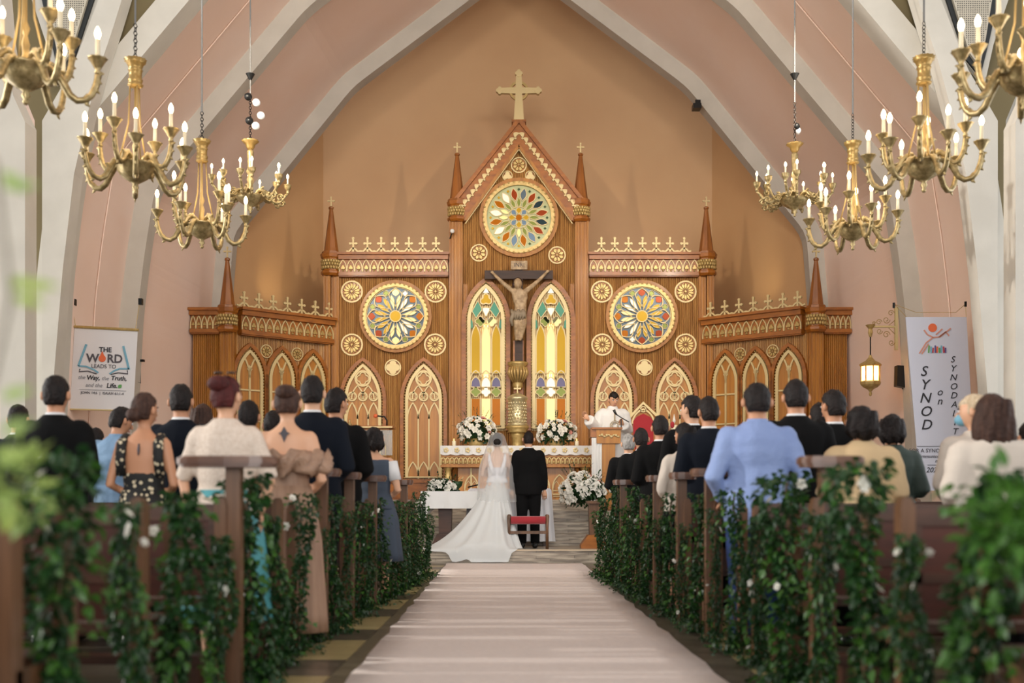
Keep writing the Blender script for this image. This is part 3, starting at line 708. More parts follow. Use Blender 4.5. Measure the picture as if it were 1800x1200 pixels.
# outer piers (same unit family, flat on)
for s in (-1, 1):
    d = 20.55; kx = d/F
    if s < 0: xa, xb, sp, le = (339-900)*kx, (412-900)*kx, (401-900)*kx, (328-900)*kx
    else: xa, xb, sp, le = (1419-900)*kx, (1489-900)*kx, (1433-900)*kx, (1502-900)*kx
    cx_ = (xa+xb)/2
    t = thing('reredos_pier', 'outer reeded pier closing the reredos beside the '+('dark wall plaque' if s < 0 else 'hanging lantern'), 'altarpiece', (cx_, d, PZ), 0, RG, (cx_, 0, PZ))
    backing([(xa, PZ), (xb, PZ), (xb, 4.3), (xa, 4.3)], t, 0, .5)
    z1 = 4.36
    reeded(*( (xa, sp-.13) if s < 0 else (sp+.13, xb)), PZ+.2, 3.96, t, 'oak_wood')
    pilaster(sp-.13, sp+.13, PZ, 3.96, t, -.08)
    fr = (le+.1, sp-.14) if s < 0 else (sp+.14, le-.1)
    frieze(*fr, 3.9, z1, t, 5, -.06)
    capital(sp, 3.93, 4.36, .15, t, -.06); spire(sp, 4.36, 5.28, .14, t, -.06, .2)
    plinth(xa-.02, xb+.02, PZ, 1.35, t, -.1)

# one reredos: the sections' parts hang from a single thing
RR = thing('carved_reredos', 'carved wooden gothic reredos with gold tracery, stained glass, spires and tall gold cross', 'altarpiece', (0, 22, PZ))
bpy.context.view_layer.update()
for t in [o for o in COL.objects if o.name.startswith('reredos_')]:
    for ch in list(t.children):
        mw = RR.matrix_world.inverted() @ t.matrix_world @ ch.matrix_local; ch.parent = RR; ch.matrix_local = mw
    bpy.data.objects.remove(t)
# ============================================================ CRUCIFIX, TABERNACLE, ALTAR
gx = U(912)
t = thing('crucifix', 'dark wooden crucifix with carved corpus hanging above the tabernacle', 'crucifix', (gx, 21.72, 2.9), 0, None, (gx, 21.72, 2.9))
kx = 21.72/F
def V(px, py): return ((px-900)*kx, EYE+(878-py)*kx)
MB().box(V(852, 0)[0], V(972, 0)[0], 21.72, 21.82, V(0, 490)[1], V(0, 475)[1]).build('cross_beam', 'cross_wood', t)
MB().box(V(905, 0)[0], V(919, 0)[0], 21.73, 21.82, V(0, 634)[1], V(0, 458)[1]).build('cross_post', 'cross_wood', t)
pl = MB().box(V(898, 0)[0], V(927, 0)[0], 21.68, 21.72, V(0, 474)[1], V(0, 459)[1]).build('title_plaque', 'statue', t)
TEXTS = []
def text(body, size, loc, m, name='lettering', parent=None, shear=0, rot=(PI/2, 0, 0), align='CENTER', ext=.002, bold=0, sx=1):
    c = bpy.data.curves.new(name, 'FONT'); c.body = body; c.size = size; c.align_x = align; c.align_y = 'CENTER'; c.shear = shear; c.extrude = ext; c.offset = bold; c.resolution_u = 3
    o = bpy.data.objects.new(name, c); COL.objects.link(o); c.materials.append(MAT[m]); o.parent = parent; o.location = Vector(loc)-org(parent); o.rotation_euler = rot; o.scale = (sx, 1, 1); TEXTS.append(o); return o
text('INRI', .11, (gx+.005, 21.675, V(0, 466.5)[1]), 'ink', parent=pl)
def remesh(mb, name, m, parent, vox=.015, sm=5, extra=None, bump=None):
    me = mb.mesh('tmp', None); o = bpy.data.objects.new('tmp', me); COL.objects.link(o)
    md = o.modifiers.new('r', 'REMESH'); md.mode = 'VOXEL'; md.voxel_size = vox; md.use_smooth_shade = True
    s = o.modifiers.new('s', 'SMOOTH'); s.iterations = sm; s.factor = .5
    dg = bpy.context.evaluated_depsgraph_get(); ev = o.evaluated_get(dg); me2 = bpy.data.meshes.new_from_object(ev, depsgraph=dg)
    bpy.data.objects.remove(o); bpy.data.meshes.remove(me); me2.name = name
    off = org(parent)
    if bump: bump(me2)
    if off.length: me2.transform(Matrix.Translation(-off))
    if extra is not None:
        ex = extra.mesh('x', None, True, off); bm = bmesh.new(); bm.from_mesh(me2); bm.from_mesh(ex); bm.to_mesh(me2); bm.free(); bpy.data.meshes.remove(ex)
    me2.materials.clear(); me2.materials.append(MAT[m]); me2.polygons.foreach_set('use_smooth', [True]*len(me2.polygons))
    return link(me2, name, parent)
b = MB(); Y = 21.6
P3 = lambda px, py, y=Y: (V(px, py)[0], y, V(px, py)[1])
b.ball(P3(910, 501, 21.56), .085, .09, .11, 12, 8)
b.tube([P3(912, 508, 21.6), P3(913, 516)], [.05, .055], 8)
b.loft([[(V(x, y_)[0]+rx*math.cos(a), Y+.07*math.sin(a), V(x, y_)[1]) for a in [2*PI*j/12 for j in range(12)]] for (x, y_, rx) in ((913, 511, .07), (913, 516, .15), (914, 524, .155), (914, 532, .13), (915, 541, .11), (914, 550, .125), (913, 556, .12))])
for s, hx, hy in ((-1, 865, 479), (1, 963, 477)):
    b.tube([P3(913+s*9, 515), P3(913+s*24, 503, 21.62), P3((913+s*24+hx)/2, (503+hy)/2+1, 21.64), P3(hx, hy, 21.68)], [.055, .045, .036, .025], 8); b.ball(P3(hx, hy, 21.68), .04, .02, .03)
for s in (-1, 1):
    b.tube([P3(913+s*5, 553), P3(914+s*6, 572, 21.53), P3(912+s*4, 592, 21.6), P3(911+s*2, 600, 21.57)], [.085, .066, .045, .035], 8)
fg = remesh(b, 'corpus', 'statue', t, .014, 3)
b = MB()
for i in range(14):
    a = PI*i/7; b.tube([P3(905+i*1.3, 549+2*math.sin(i), Y-.1), P3(904+i*1.35, 556, Y-.13), P3(903+i*1.4+2*math.sin(i*2), 563+3*math.sin(i*1.7), Y-.1)], [.02, .03, .015], 6)
b.tube([P3(899, 548, Y-.1), P3(902, 556, Y-.14), P3(898, 566, Y-.12), P3(901, 576, Y-.1)], [.03, .045, .04, .02], 7)
b.build('loincloth', 'statue_cloth', fg, True)
b = MB().ball(P3(910, 498, 21.585), .095, .09, .09, 10, 7); b.tube([P3(903, 500, 21.53), P3(902, 508, 21.54)], [.03, .02], 6); b.build('hair', 'cross_wood', fg, True)
MB().box(gx-.11, gx+.09, 21.74, 21.86, V(0, 634)[1], V(0, 598)[1]).build('cross_foot', 'red_wood', t)
# gilt bracket below the cross
t = thing('gilt_bracket', 'carved gilt bracket below the crucifix foot', 'bracket', (gx, 21.75, 2.5), 0, None, (gx, 21.75, 2.5))
z = lambda py: V(0, py)[1]
MB().lathe([(.07, z(684)), (.1, z(678)), (.09, z(672)), (.12, z(660)), (.15, z(648)), (.13, z(644)), (.18, z(640)), (.18, z(636)), (.04, z(634))], (gx-.02, 21.75, 0), 12, flute=.08, fk=6).build('bracket_body', 'gold', t, True)
b = MB()
for i in range(9): a = PI+PI*(i+.5)/9; b.tube([(gx-.02+.16*math.cos(a), 21.75+.16*math.sin(a), z(645)), (gx-.02+.19*math.cos(a), 21.75+.19*math.sin(a), z(655)), (gx-.02+.1*math.cos(a), 21.75+.1*math.sin(a), z(672))], [.02, .026, .012], 5)
b.build('leaf_carving', 'gilt', t, True)
# tabernacle
D = 21.3; k2 = D/F; tx = (909.5-900)*k2; z = lambda py: EYE+(878-py)*k2
t = thing('tabernacle', 'cylindrical silver gilt tabernacle with small cross behind the altar', 'tabernacle', (tx, D, PZ), 0, None, (tx, D, PZ))
MB().lathe([(.19, z(749)), (.19, z(745)), (.165, z(743)), (.17, z(705)), (.19, z(702)), (.195, z(699)), (.16, z(696)), (.08, z(692)), (.02, z(690))], (tx, D, 0), 24).build('drum', 'silver_gilt', t, True)
b = MB()
for r_ in range(7):
    for i in range(9):
        a = PI+PI*(i+.5+(r_ % 2)*.5)/9.5; b.ball((tx+.17*math.cos(a), D+.17*math.sin(a), z(741-r_*5.4)), .018, .012, .022, 6, 4)
b = b.build('relief', 'silver_gilt', t, True); b['kind'] = 'stuff'
bud_cross(tx, z(693), .17, .05, .012, D, .02).build('cross', 'pale_gold', t)
MB().lathe([(.2, z(760)), (.17, z(757)), (.21, z(753)), (.22, z(749)), (.05, z(748.5))], (tx, D, 0), 20).build('shelf', 'gold', t, True)
MB().lathe([(.14, PZ), (.14, z(800)), (.1, z(790)), (.1, z(772)), (.13, z(766)), (.14, z(760)), (.04, z(759))], (tx, D, 0), 16, flute=.04, fk=8).build('pedestal', 'gold', t, True)
# altar table
D = 20.5; k2 = D/F; z = lambda py: EYE+(878-py)*k2; X = lambda px: (px-900)*k2
ax0, ax1 = X(775), X(1040); ac = (ax0+ax1)/2
t = thing('altar_table', 'long carved altar table with gold arch frieze', 'table', (ac, D+.35, PZ), 0, None, (ac, D+.35, PZ))
MB().box(ax0, ax1, D, D+.75, z(803), z(797)).box(ax0+.02, ax1-.02, D+.03, D+.72, z(817), z(803)).box(ax0-.01, ax1+.01, D-.01, D+.75, z(821), z(817)).build('table_top', 'oak_wood', t)
n = 34; p = (ax1-ax0)/n; a = MB(); a.ribbon([(-p*.44, z(815))]+archtop(0, z(809), z(804), p*.44, 4)+[(p*.44, z(815))], .018, -.025, 0); a.ball((0, -.01, z(812)), .02, .01, .03, 6, 4); am = a.mesh('gilt_arch', 'gold')
for i in range(n): link(am, 'gilt_arch', t, Vector((ax0+(i+.5)*p, D+.03, 0))-org(t))
for cx in (ax0+.12, ax1-.12):
    for yy_ in (D+.1, D+.62):
        MB().lathe([(.08, PZ), (.08, PZ+.06), (.05, PZ+.09), (.055, z(845)), (.075, z(838)), (.055, z(834)), (.06, z(825)), (.085, z(822)), (.08, z(821))], (cx, yy_, 0), 12).build('column', 'gold', t, True)
MB().box(ax0+.3, ax1-.3, D+.2, D+.6, PZ, z(821)).build('altar_body', 'panel_wood', t)
for px in (828, 870, 912, 955, 984):
    o = MB().ribbon(arch(X(px), PZ+.1, z(856), z(834), .12, 6), .022, D+.17, D+.2, True)
    o.ribbon([(X(px), PZ+.1), (X(px), z(856))], .014, D+.175, D+.2); o.ribbon([(X(px)-.11, z(862)), (X(px)+.11, z(862))], .014, D+.175, D+.2); o.ribbon([(X(px)-.11, z(872)), (X(px)+.11, z(872))], .014, D+.175, D+.2)
    o.ribbon(archtop(X(px)-.055, z(857), z(845), .055, 3), .012, D+.175, D+.2); o.ribbon(archtop(X(px)+.055, z(857), z(845), .055, 3), .012, D+.175, D+.2)
    o.build('blind_arch', 'pale_gold', t)
MB().box(X(826), X(829), D+.16, D+.2, PZ, z(822)).box(X(1002), X(1006), D+.16, D+.2, PZ, z(822)).build('gilt_post', 'pale_gold', t)
b = MB(); zt_ = z(783); n = 60; dr = []
for i in range(n+1):
    x = ax0-.01+(ax1-ax0+.02)*i/n; dr.append((x, z(797.5)-.022*abs(math.sin(i*PI*14/n))-.004, D-.03+.008*math.sin(i*1.3)))
vs = [(x, D-.02, zt_) for (x, zz, y_) in dr]+[(x, y_, zz) for (x, zz, y_) in dr]+[(x, D+.76, zt_) for (x, zz, y_) in dr]
fs = [(i, i+n+1, i+n+2, i+1) for i in range(n)]+[(i, i+1, i+2*n+3, i+2*n+2) for i in range(n)]
b.add(vs, fs); b.box(ax0-.01, ax1+.01, D-.005, D+.75, z(797), zt_-.004)
o = b.build('altar_cloth', 'white_cloth'); tag(o, 'white scalloped lace cloth covering the altar table top', 'altar cloth')
b = MB()
for i in range(14):
    x = ax0+(i+.5)*(ax1-ax0)/14
    for j in range(5): a = 2*PI*j/5; b.ball((x+.03*math.cos(a), D-.036, z(791)+.03*math.sin(a)), .02, .005, .02, 6, 4)
em = b.build('embroidery', 'pale_gold', o); em['kind'] = 'stuff'
# ------------------------------------------------------------ flowers
def leafgeo(b, c, d, up, L_, w_):
    """pointed folded leaf: six triangles"""
    d = d.normalized(); s = d.cross(up); s = s.normalized() if s.length > 1e-4 else Vector((1, 0, 0)); n_ = s.cross(d)
    v = [c, c+d*L_*.3+s*w_*.5+n_*w_*.12, c+d*L_*.62+s*w_*.42+n_*w_*.1, c+d*L_-n_*L_*.12, c+d*L_*.62-s*w_*.42+n_*w_*.1, c+d*L_*.3-s*w_*.5+n_*w_*.12, c+d*L_*.45]
    b.add(v, [(0, 1, 6), (1, 2, 6), (2, 3, 6), (3, 4, 6), (4, 5, 6), (5, 0, 6)])
def bloom(r, seed, m='petal_white'):
    rr = random.Random(seed); b = MB()
    for ring, (n_, rad, tilt) in enumerate(((6, 1, .35), (5, .72, .8), (4, .42, 1.2))):
        for i in range(n_):
            a = 2*PI*i/n_+ring*.5+rr.uniform(-.2, .2); d = Vector((math.cos(a)*math.cos(tilt), math.sin(a)*math.cos(tilt), math.sin(tilt)))
            leafgeo(b, Vector((0, 0, 0)), d, Vector((0, 0, 1)), r*rad*1.05, r*.85*rad+.01)
    return b.mesh('bloom', m, True)
BL = [bloom(.06, i) for i in range(4)]+[bloom(.05, 9, 'petal_pink')]
def bouquet(name, label, c, rx, ry, rz, n, seed, group='white flower arrangements', vase=True, floor_z=None):
    rr = random.Random(seed); t = thing(name, label, 'flowers', (c[0], c[1], floor_z if floor_z is not None else c[2]-rz), 0, group)
    ORG[t.name] = Vector(t.location)
    b = MB()
    for i in range(420):
        th = rr.uniform(0, 2*PI); ph = math.acos(rr.uniform(-.75, 1)); q = rr.uniform(.55, 1.02)
        d = Vector((math.sin(ph)*math.cos(th), math.sin(ph)*math.sin(th), math.cos(ph))); p = Vector((c[0]+d.x*rx*q, c[1]+d.y*ry*q, c[2]+d.z*rz*q))
        leafgeo(b, p, d+Vector((rr.uniform(-.8, .8), rr.uniform(-.8, .8), rr.uniform(-.9, .5))), Vector((rr.uniform(-1, 1), rr.uniform(-1, 1), 1)), rr.uniform(.05, .09), .04)
    for i in range(14):
        th = rr.uniform(0, PI); d = Vector((math.cos(th)*1.0, rr.uniform(-.3, .3), abs(math.sin(th))+.2)); p = Vector((c[0]+d.x*rx*1.0, c[1]+d.y*ry, c[2]+d.z*rz))
        for j in range(4): leafgeo(b, p+d*.03*j, d+Vector((rr.uniform(-.6, .6), rr.uniform(-.6, .6), rr.uniform(-.6, .6))), Vector((0, 0, 1)), .05, .018)
    f = b.build('foliage', 'leaf', t); f['kind'] = 'stuff'
    MB().ball(c, rx*.6, ry*.6, rz*.6, 10, 7).build('moss_core', 'leaf', t, True)
    if vase: MB().lathe([(.1, c[2]-rz-.0), (.14, c[2]-rz+.06), (.12, c[2]-rz+.16)], (c[0], c[1], 0), 14).build('bowl', 'gold', t, True)
    for i in range(n):
        g = (i+.5)/n; ph = math.acos(1-1.45*g); th = i*2.39996+rr.uniform(-.2, .2); q = rr.uniform(.93, 1.12)
        d = Vector((math.sin(ph)*math.cos(th), math.sin(ph)*math.sin(th), math.cos(ph)))
        if d.y > .55: continue
        p = Vector((c[0]+d.x*rx*q, c[1]+d.y*ry*q, c[2]+d.z*rz*q)); nn = (d+Vector((0, -.5, .1))).normalized()
        link(BL[4] if (i % 17 == 5 and name != 'x') else BL[rr.randrange(4)], 'bloom', t, p-org(t), nn.to_track_quat('Z', 'Y').to_euler(), rr.uniform(.75, 1.25))
    return t
bouquet('flower_arrangement', 'white rose arrangement standing on the altar behind the veiled bride', ((836-900)*k2, D+.3, z(758)), .32, .2, .27, 60, 3)
bouquet('flower_arrangement', "white rose arrangement on the altar right of the groom's head", ((979-900)*k2, D+.3, z(760)), .33, .2, .24, 60, 4)
for px, lab in ((797, 'lit candle in glass at the altar end near the lectern'), (1015, 'lit candle in glass on the altar beside the priest')):
    t = thing('altar_candle', lab, 'candle', ((px-900)*k2, D+.2, z(783)), 0, 'candles on the altar'); ORG[t.name] = Vector(t.location)
    x = (px-900)*k2; MB().lathe([(.035, z(783)), (.035, z(774)), (.01, z(774))], (x, D+.2, 0), 12).build('wax', 'candle_wax', t, True)
    MB().lathe([(.002, z(774)), (.01, z(772.5)), (.002, z(769.5))], (x, D+.2, 0), 8).build('flame', 'flame', t, True)
# big arrangement on its stand
D3 = 18.1; k3 = D3/F
bouquet('flower_arrangement', 'large spilling white flower arrangement beside the wooden stand near the ambo', ((1022-900)*k3, D3, EYE+(878-866)*k3), .33, .24, .3, 90, 7, vase=False, floor_z=.56)
bouquet('flower_arrangement', 'white flowers heaped on the wooden stand below the priest', ((1043-900)*16.9/F, 16.95, EYE+(878-862)*16.9/F), .17, .15, .16, 34, 8, vase=False)
def stand(px0, px1, py_top, py_bot, d, m, name, label, cat, f0, f1, z0):
    k = d/F; x0, x1 = (px0-900)*k, (px1-900)*k; zt = EYE+(878-py_top)*k; c = (x0+x1)/2
    t = thing(name, label, cat, (c, d+.15, z0), 0, None, (c, d+.15, z0))
    w2 = (x1-x0)/2; MB().box(c-w2-.02, c+w2+.02, d-.02, d+.3, zt-.04, zt).build('top_board', m, t)
    MB().prism([(c-w2*.9, zt-.04), (c-w2*.75, z0+.18), (c-w2, z0+.12), (c+w2, z0+.12), (c+w2*.75, z0+.18), (c+w2*.9, zt-.04)], d+.02, d+.26).build('column', m, t)
    fx0, fx1 = (f0-900)*k, (f1-900)*k
    MB().prism([(fx0, z0), (fx1, z0), (fx1, z0+.05), (c+w2, z0+.2), (c-w2, z0+.2), (fx0, z0+.05)], d-.04, d+.3).build('foot', 'red_wood' if m != 'pew_wood' else m, t); return t
stand(1034, 1059, 880, 962, 16.8, 'pew_post', 'wooden_stand', 'slim dark wooden flower stand at the head of the pews on the right', 'stand', 1021, 1066, .2)
# cloth covered side table
D4 = 17.15; k4 = D4/F; z = lambda py: EYE+(878-py)*k4; X = lambda px: (px-900)*k4
t = stand(768, 796, 868, 958, D4, 'pew_wood', 'pedestal_table', 'small pedestal table with tapering wooden foot left of the bride', 'table', 760, 806, .2)
MB().box(X(744), X(853), D4-.1, D4+.4, z(868), z(864)).build('table_top', 'pew_wood', t)
b = MB(); n = 48; base = len(b.v); vs = []; fs = []
x0, x1, y0, y1 = X(741), X(856), D4-.14, D4+.44; zt_ = z(863)
per = []
for i in range(n):
    q = i/n*4; s_ = int(q); f_ = q-s_
    per.append([(x0+(x1-x0)*f_, y0), (x1, y0+(y1-y0)*f_), (x1-(x1-x0)*f_, y1), (x0, y1-(y1-y0)*f_)][s_])
for i, (x, y) in enumerate(per): vs.append((x, y, zt_))
for lvl in (1, 2, 3):
    for i, (x, y) in enumerate(per):
        q = (i/n*4) % 1; corner = min(q, 1-q) < .1; wv = .012*math.sin(i*1.9)*lvl
        drop = (.26 if not corner else .4)*lvl/3
        vs.append((x+(x-(x0+x1)/2)*.03*lvl+wv, y+(y-(y0+y1)/2)*.03*lvl+wv, zt_-drop))
for l in range(3):
    for i in range(n): a = l*n+i; c_ = l*n+(i+1) % n; fs.append((a, a+n, c_+n, c_))
fs.append(tuple(range(n))); b.add(vs, fs); o = b.build('tablecloth', 'white_cloth', None, True); o.data.set_sharp_from_angle(angle=.8)
tag(o, 'sheer white cloth draped over the small pedestal table', 'tablecloth')
bouquet('flower_posy', 'white and pink posy lying on the small draped table', (X(777), D4+.1, zt_+.07), .2, .12, .08, 26, 11, vase=False)
t = thing('glass_bowl', 'green glass bowl with a wooden spoon on the small draped table', 'bowl', (X(803), D4+.12, zt_), 0, None, (X(803), D4+.12, zt_))
MB().lathe([(.04, zt_), (.045, zt_+.015), (.02, zt_+.03), (.07, zt_+.08), (.09, zt_+.15), (.08, zt_+.15), (.05, zt_+.1), (.01, zt_+.06)], (X(803), D4+.12, 0), 16).build('bowl', 'leaf', t, True)
MB().tube([(X(803), D4+.12, zt_+.08), (X(814), D4+.12, zt_+.22)], .007, 6).build('spoon', 'pale_gold', t)
# satin draped prie-dieu behind the couple
D5 = 17.6; k5 = D5/F; z = lambda py: EYE+(878-py)*k5; X = lambda px: (px-900)*k5
t = thing('satin_prie_dieu', 'kneeler draped in long white satin in front of the couple', 'kneeler', (X(900), D5, .2), 0, None, (X(900), D5, .2))
MB().box(X(832), X(962), D5, D5+.3, z(866), z(862)).box(X(835), X(840), D5, D5+.3, .2, z(862)).box(X(955), X(960), D5, D5+.3, .2, z(862)).build('frame', 'pew_wood', t)
b = MB(); n = 70; prof = []
for i in range(n+1):
    q = i/n; x = X(826)+(X(966)-X(826))*q; prof.append(x)
vs = []; fs = []
for l, (zz, fl_) in enumerate(((z(858), 0), (z(861), .04), (z(880), .06), (z(915), .09), (z(951), .13))):
    for i, x in enumerate(prof): c_ = X(896); vs.append((c_+(x-c_)*(1+fl_*1.1), D5-.02-fl_*.5-.02*math.sin(i*1.1)*(l*.4), zz))
for l in range(4):
    for i in range(n): a = l*(n+1)+i; fs.append((a, a+n+1, a+n+2, a+1))
b.add(vs, fs); b.box(X(826), X(966), D5-.02, D5+.32, z(862), z(858)); b.build('satin_drape', 'satin', t, True)
b = MB().prism([(X(822), z(857)), (X(842), z(852)), (X(842), z(850)), (X(822), z(855))], D5+.02, D5+.22); tag(b.build('missal', 'dark_suit'), 'dark open book lying on the satin kneeler', 'book')
# red kneeling bench
D6 = 16.62; k6 = D6/F; z = lambda py: EYE+(878-py)*k6; X = lambda px: (px-900)*k6
t = thing('red_kneeling_bench', 'low wooden bench with red velvet pad just behind the groom', 'bench', (X(929), D6, .2), 0, None, (X(929), D6, .2))
for px in (895, 962):
    for yy_ in (D6, D6+.09): MB().tube([(X(px), yy_, .2), (X(px)-.002, yy_, z(930)), (X(px), yy_, z(906)), (X(px), yy_, z(904))], [.022, .02, .03, .018], 8).build('leg', 'pew_post', t, True)
b = MB().tube([(X(898), D6, z(914)), (X(959), D6, z(914))], [.06, .06], 10, .7); b.box(X(898), X(959), D6+.01, D6+.1, z(919), z(908)); b.build('velvet_pad', 'red_velvet', t, True)
MB().box(X(896), X(961), D6-.01, D6+.03, z(938), z(933)).build('stretcher', 'pew_post', t)
MB().box(X(896), X(961), D6+.05, D6+.1, z(938), z(933)).build('seat_rail', 'pew_post', t)
# ambo
D7 = 18.75; k7 = D7/F; z = lambda py: EYE+(878-py)*k7; X = lambda px: (px-900)*k7
t = thing('ambo', 'wooden ambo with gold vine carving in front of the priest', 'lectern', (X(1069), D7, .74), 0, None, (X(1069), D7, .74))
MB().prism([(X(1048), z(752)), (X(1049), z(779)), (X(1091), z(779)), (X(1092), z(752))], D7, D7+.35).build('desk_front', 'oak_wood', t)
MB().box(X(1040), X(1094), D7-.03, D7+.4, z(754), z(751)).box(X(1038.5), X(1049), D7+.02, D7+.35, z(768), z(752)).build('reading_desk', 'red_wood', t)
MB().prism([(X(1058), z(779)), (X(1059), .8), (X(1081), .8), (X(1082), z(779))], D7+.03, D7+.3).build('column', 'oak_wood', t)
MB().box(X(1050), X(1090), D7-.02, D7+.35, .74, .8).build('base', 'red_wood', t)
b = MB()
for i in range(9):
    q = X(1054)+(X(1087)-X(1054))*i/8; b.ball((q, D7-.01, z(765.5)+.015*math.sin(i*2.2)), .022, .014, .016+.008*(i % 2), 6, 4)
b.tube([(X(1054)+(X(1087)-X(1054))*i/16, D7-.012, z(765.5)+.02*math.sin(i*1.1)) for i in range(17)], .007, 5)
b.build('vine_carving', 'pale_gold', t, True)
b = MB(); vs = []; n = 14
for l, zz in enumerate((z(769), z(800), z(840))):
    for i in range(n+1): vs.append((X(1040)+(X(1058)-X(1040))*i/n, D7+.02-.014*math.sin(i*1.4)*(l+1)*.5, zz))
b.add(vs, [(l*(n+1)+i, (l+1)*(n+1)+i, (l+1)*(n+1)+i+1, l*(n+1)+i+1) for l in range(2) for i in range(n)]); o = b.build('ambo_cloth', 'white_cloth', None, True); tag(o, "narrow white cloth hanging below the ambo's left side", 'cloth')
t = thing('microphone_stand', 'black microphone on a boom stand at the ambo', 'microphone', (X(1093), D7+.1, z(751)), 0, None, (X(1093), D7+.1, z(751)))
MB().tube([(X(1093), D7+.1, z(751)), (X(1093), D7+.1, z(735))], .009, 6).build('stand_pole', 'black_plastic', t)
MB().tube([(X(1107), D7+.1, z(741)), (X(1093), D7+.1, z(733)), (X(1084), D7+.1, z(727))], .009, 6).build('boom', 'black_plastic', t)
MB().tube([(X(1085), D7+.1, z(728)), (X(1082), D7+.1, z(724)), (X(1080), D7+.1, z(719))], [.014, .02, .025], 8).build('microphone_head', 'black_plastic', t, True)
# left lectern with gooseneck microphone
D8 = 19.3; k8 = D8/F; z = lambda py: EYE+(878-py)*k8; X = lambda px: (px-900)*k8
t = thing('gooseneck_lectern', 'wooden lectern with clear front and gold edges, left of the altar', 'lectern', (X(648), D8, PZ), 0, None, (X(648), D8, PZ))
MB().box(X(606), X(691), D8-.05, D8+.4, z(752), z(748)).build('desk_top', 'red_wood', t)
MB().box(X(607), X(690), D8-.06, D8-.045, z(752), z(749.5)).build('gilt_edge', 'pale_gold', t)
MB().box(X(614), X(684), D8, D8+.35, z(762), z(752)).box(X(618), X(680), D8, D8+.3, PZ, z(800)).box(X(618), X(622), D8, D8+.3, z(800), z(762)).box(X(676), X(680), D8, D8+.3, z(800), z(762)).build('lectern_body', 'oak_wood', t)
MB().box(X(622), X(690), D8-.03, D8-.02, z(800), z(756)).build('clear_panel', 'clear_plastic', t)
MB().ribbon(arch(X(672), z(800), z(788), z(778), .06, 4), .012, D8-.04, D8-.03, True).build('blind_arch', 'pale_gold', t)
t2 = thing('gooseneck_microphone', 'chrome gooseneck microphone with red foam tip on the left lectern', 'microphone', (X(679), D8+.1, z(748)), 0, None, (X(679), D8+.1, z(748)))
MB().tube([(X(679), D8+.1, z(748)), (X(679), D8+.1, z(738)), (X(675), D8+.08, z(731.5)), (X(663), D8+.05, z(730.5))], .014, 8).build('neck', 'steel_dark', t2, True)
MB().ball((X(659.5), D8+.05, z(730.5)), .036, .036, .036).build('foam_tip', 'ink_orange', t2, True)
t2 = thing('desk_bell', 'small brass bell standing on the left lectern', 'bell', (X(613), D8+.1, z(748)), 0, None, (X(613), D8+.1, z(748)))
MB().lathe([(.05, z(748)), (.045, z(745)), (.02, z(742)), (.012, z(740)), (.018, z(738)), (.004, z(736))], (X(613), D8+.1, 0), 12).build('bell_body', 'brass', t2, True)
# presider's chair
D9 = 20.9; k9 = D9/F; z = lambda py: EYE+(878-py)*k9; X = lambda px: (px-900)*k9
t = thing('presider_chair', 'gabled gold framed chair with red velvet back behind the microphone', 'chair', (X(1131), D9, PZ), 0, None, (X(1131), D9, PZ))
MB().prism([(X(1104), z(736)), (X(1130.5), z(709)), (X(1159), z(735)), (X(1152), z(742)), (X(1152), z(800)), (X(1110), z(800)), (X(1110), z(742))], D9+.02, D9+.1).build('backrest', 'oak_wood', t)
MB().ribbon([(X(1103), z(737)), (X(1130.5), z(708)), (X(1160), z(736))], .05, D9-.03, D9+.03).ribbon(archtop(X(1130.5), z(745), z(719), .2, 6), .03, D9-.02, D9+.03).ribbon(circ(X(1130.5), z(719), .05, 10), .02, D9-.02, D9+.02, True).build('gilt_gable', 'pale_gold', t)
hw_ = .185; MB().prism([(X(1130.5)-hw_, z(800)), (X(1130.5)+hw_, z(800)), (X(1130.5)+hw_, z(740)), (X(1130.5)+.13, z(733)), (X(1130.5), z(727)), (X(1130.5)-.13, z(733)), (X(1130.5)-hw_, z(740))], D9-.04, D9+.02).build('velvet_back', 'red_velvet', t)
MB().box(X(1108), X(1154), D9-.5, D9+.02, z(812), z(802)).build('seat', 'red_velvet', t)
for px in (1109, 1153):
    for y_ in (D9-.47, D9): MB().tube([(X(px), y_, PZ), (X(px), y_, z(805))], .03, 6).build('leg', 'oak_wood', t)
    MB().tube([(X(px), D9, z(780)), (X(px), D9-.45, z(782)), (X(px), D9-.48, z(805))], .025, 6).build('arm_rest', 'oak_wood', t)
x = (1185-900)*19.6/F; zb = EYE+(878-760)*19.6/F
t = thing('standing_candle', "white candle with red glass beside the presider's chair", 'candle', (x, 19.6, PZ), 0, None, (x, 19.6, PZ))
MB().tube([(x, 19.6, PZ), (x, 19.6, PZ+.04), (x, 19.6, PZ+.06), (x, 19.6, zb-.1), (x, 19.6, zb)], [.14, .12, .03, .03, .06], 10).build('stand', 'oak_wood', t)
MB().tube([(x, 19.6, zb), (x, 19.6, zb+.13)], .055, 10).build('wax', 'candle_wax', t, True); MB().ball((x-.035, 19.56, zb+.13), .04, .03, .06).build('red_glass', 'red_velvet', t, True)
MB().lathe([(.002, zb+.14), (.03, zb+.2), (.002, zb+.32)], (x, 19.6, 0), 8).build('flame', 'petal_white', t, True)
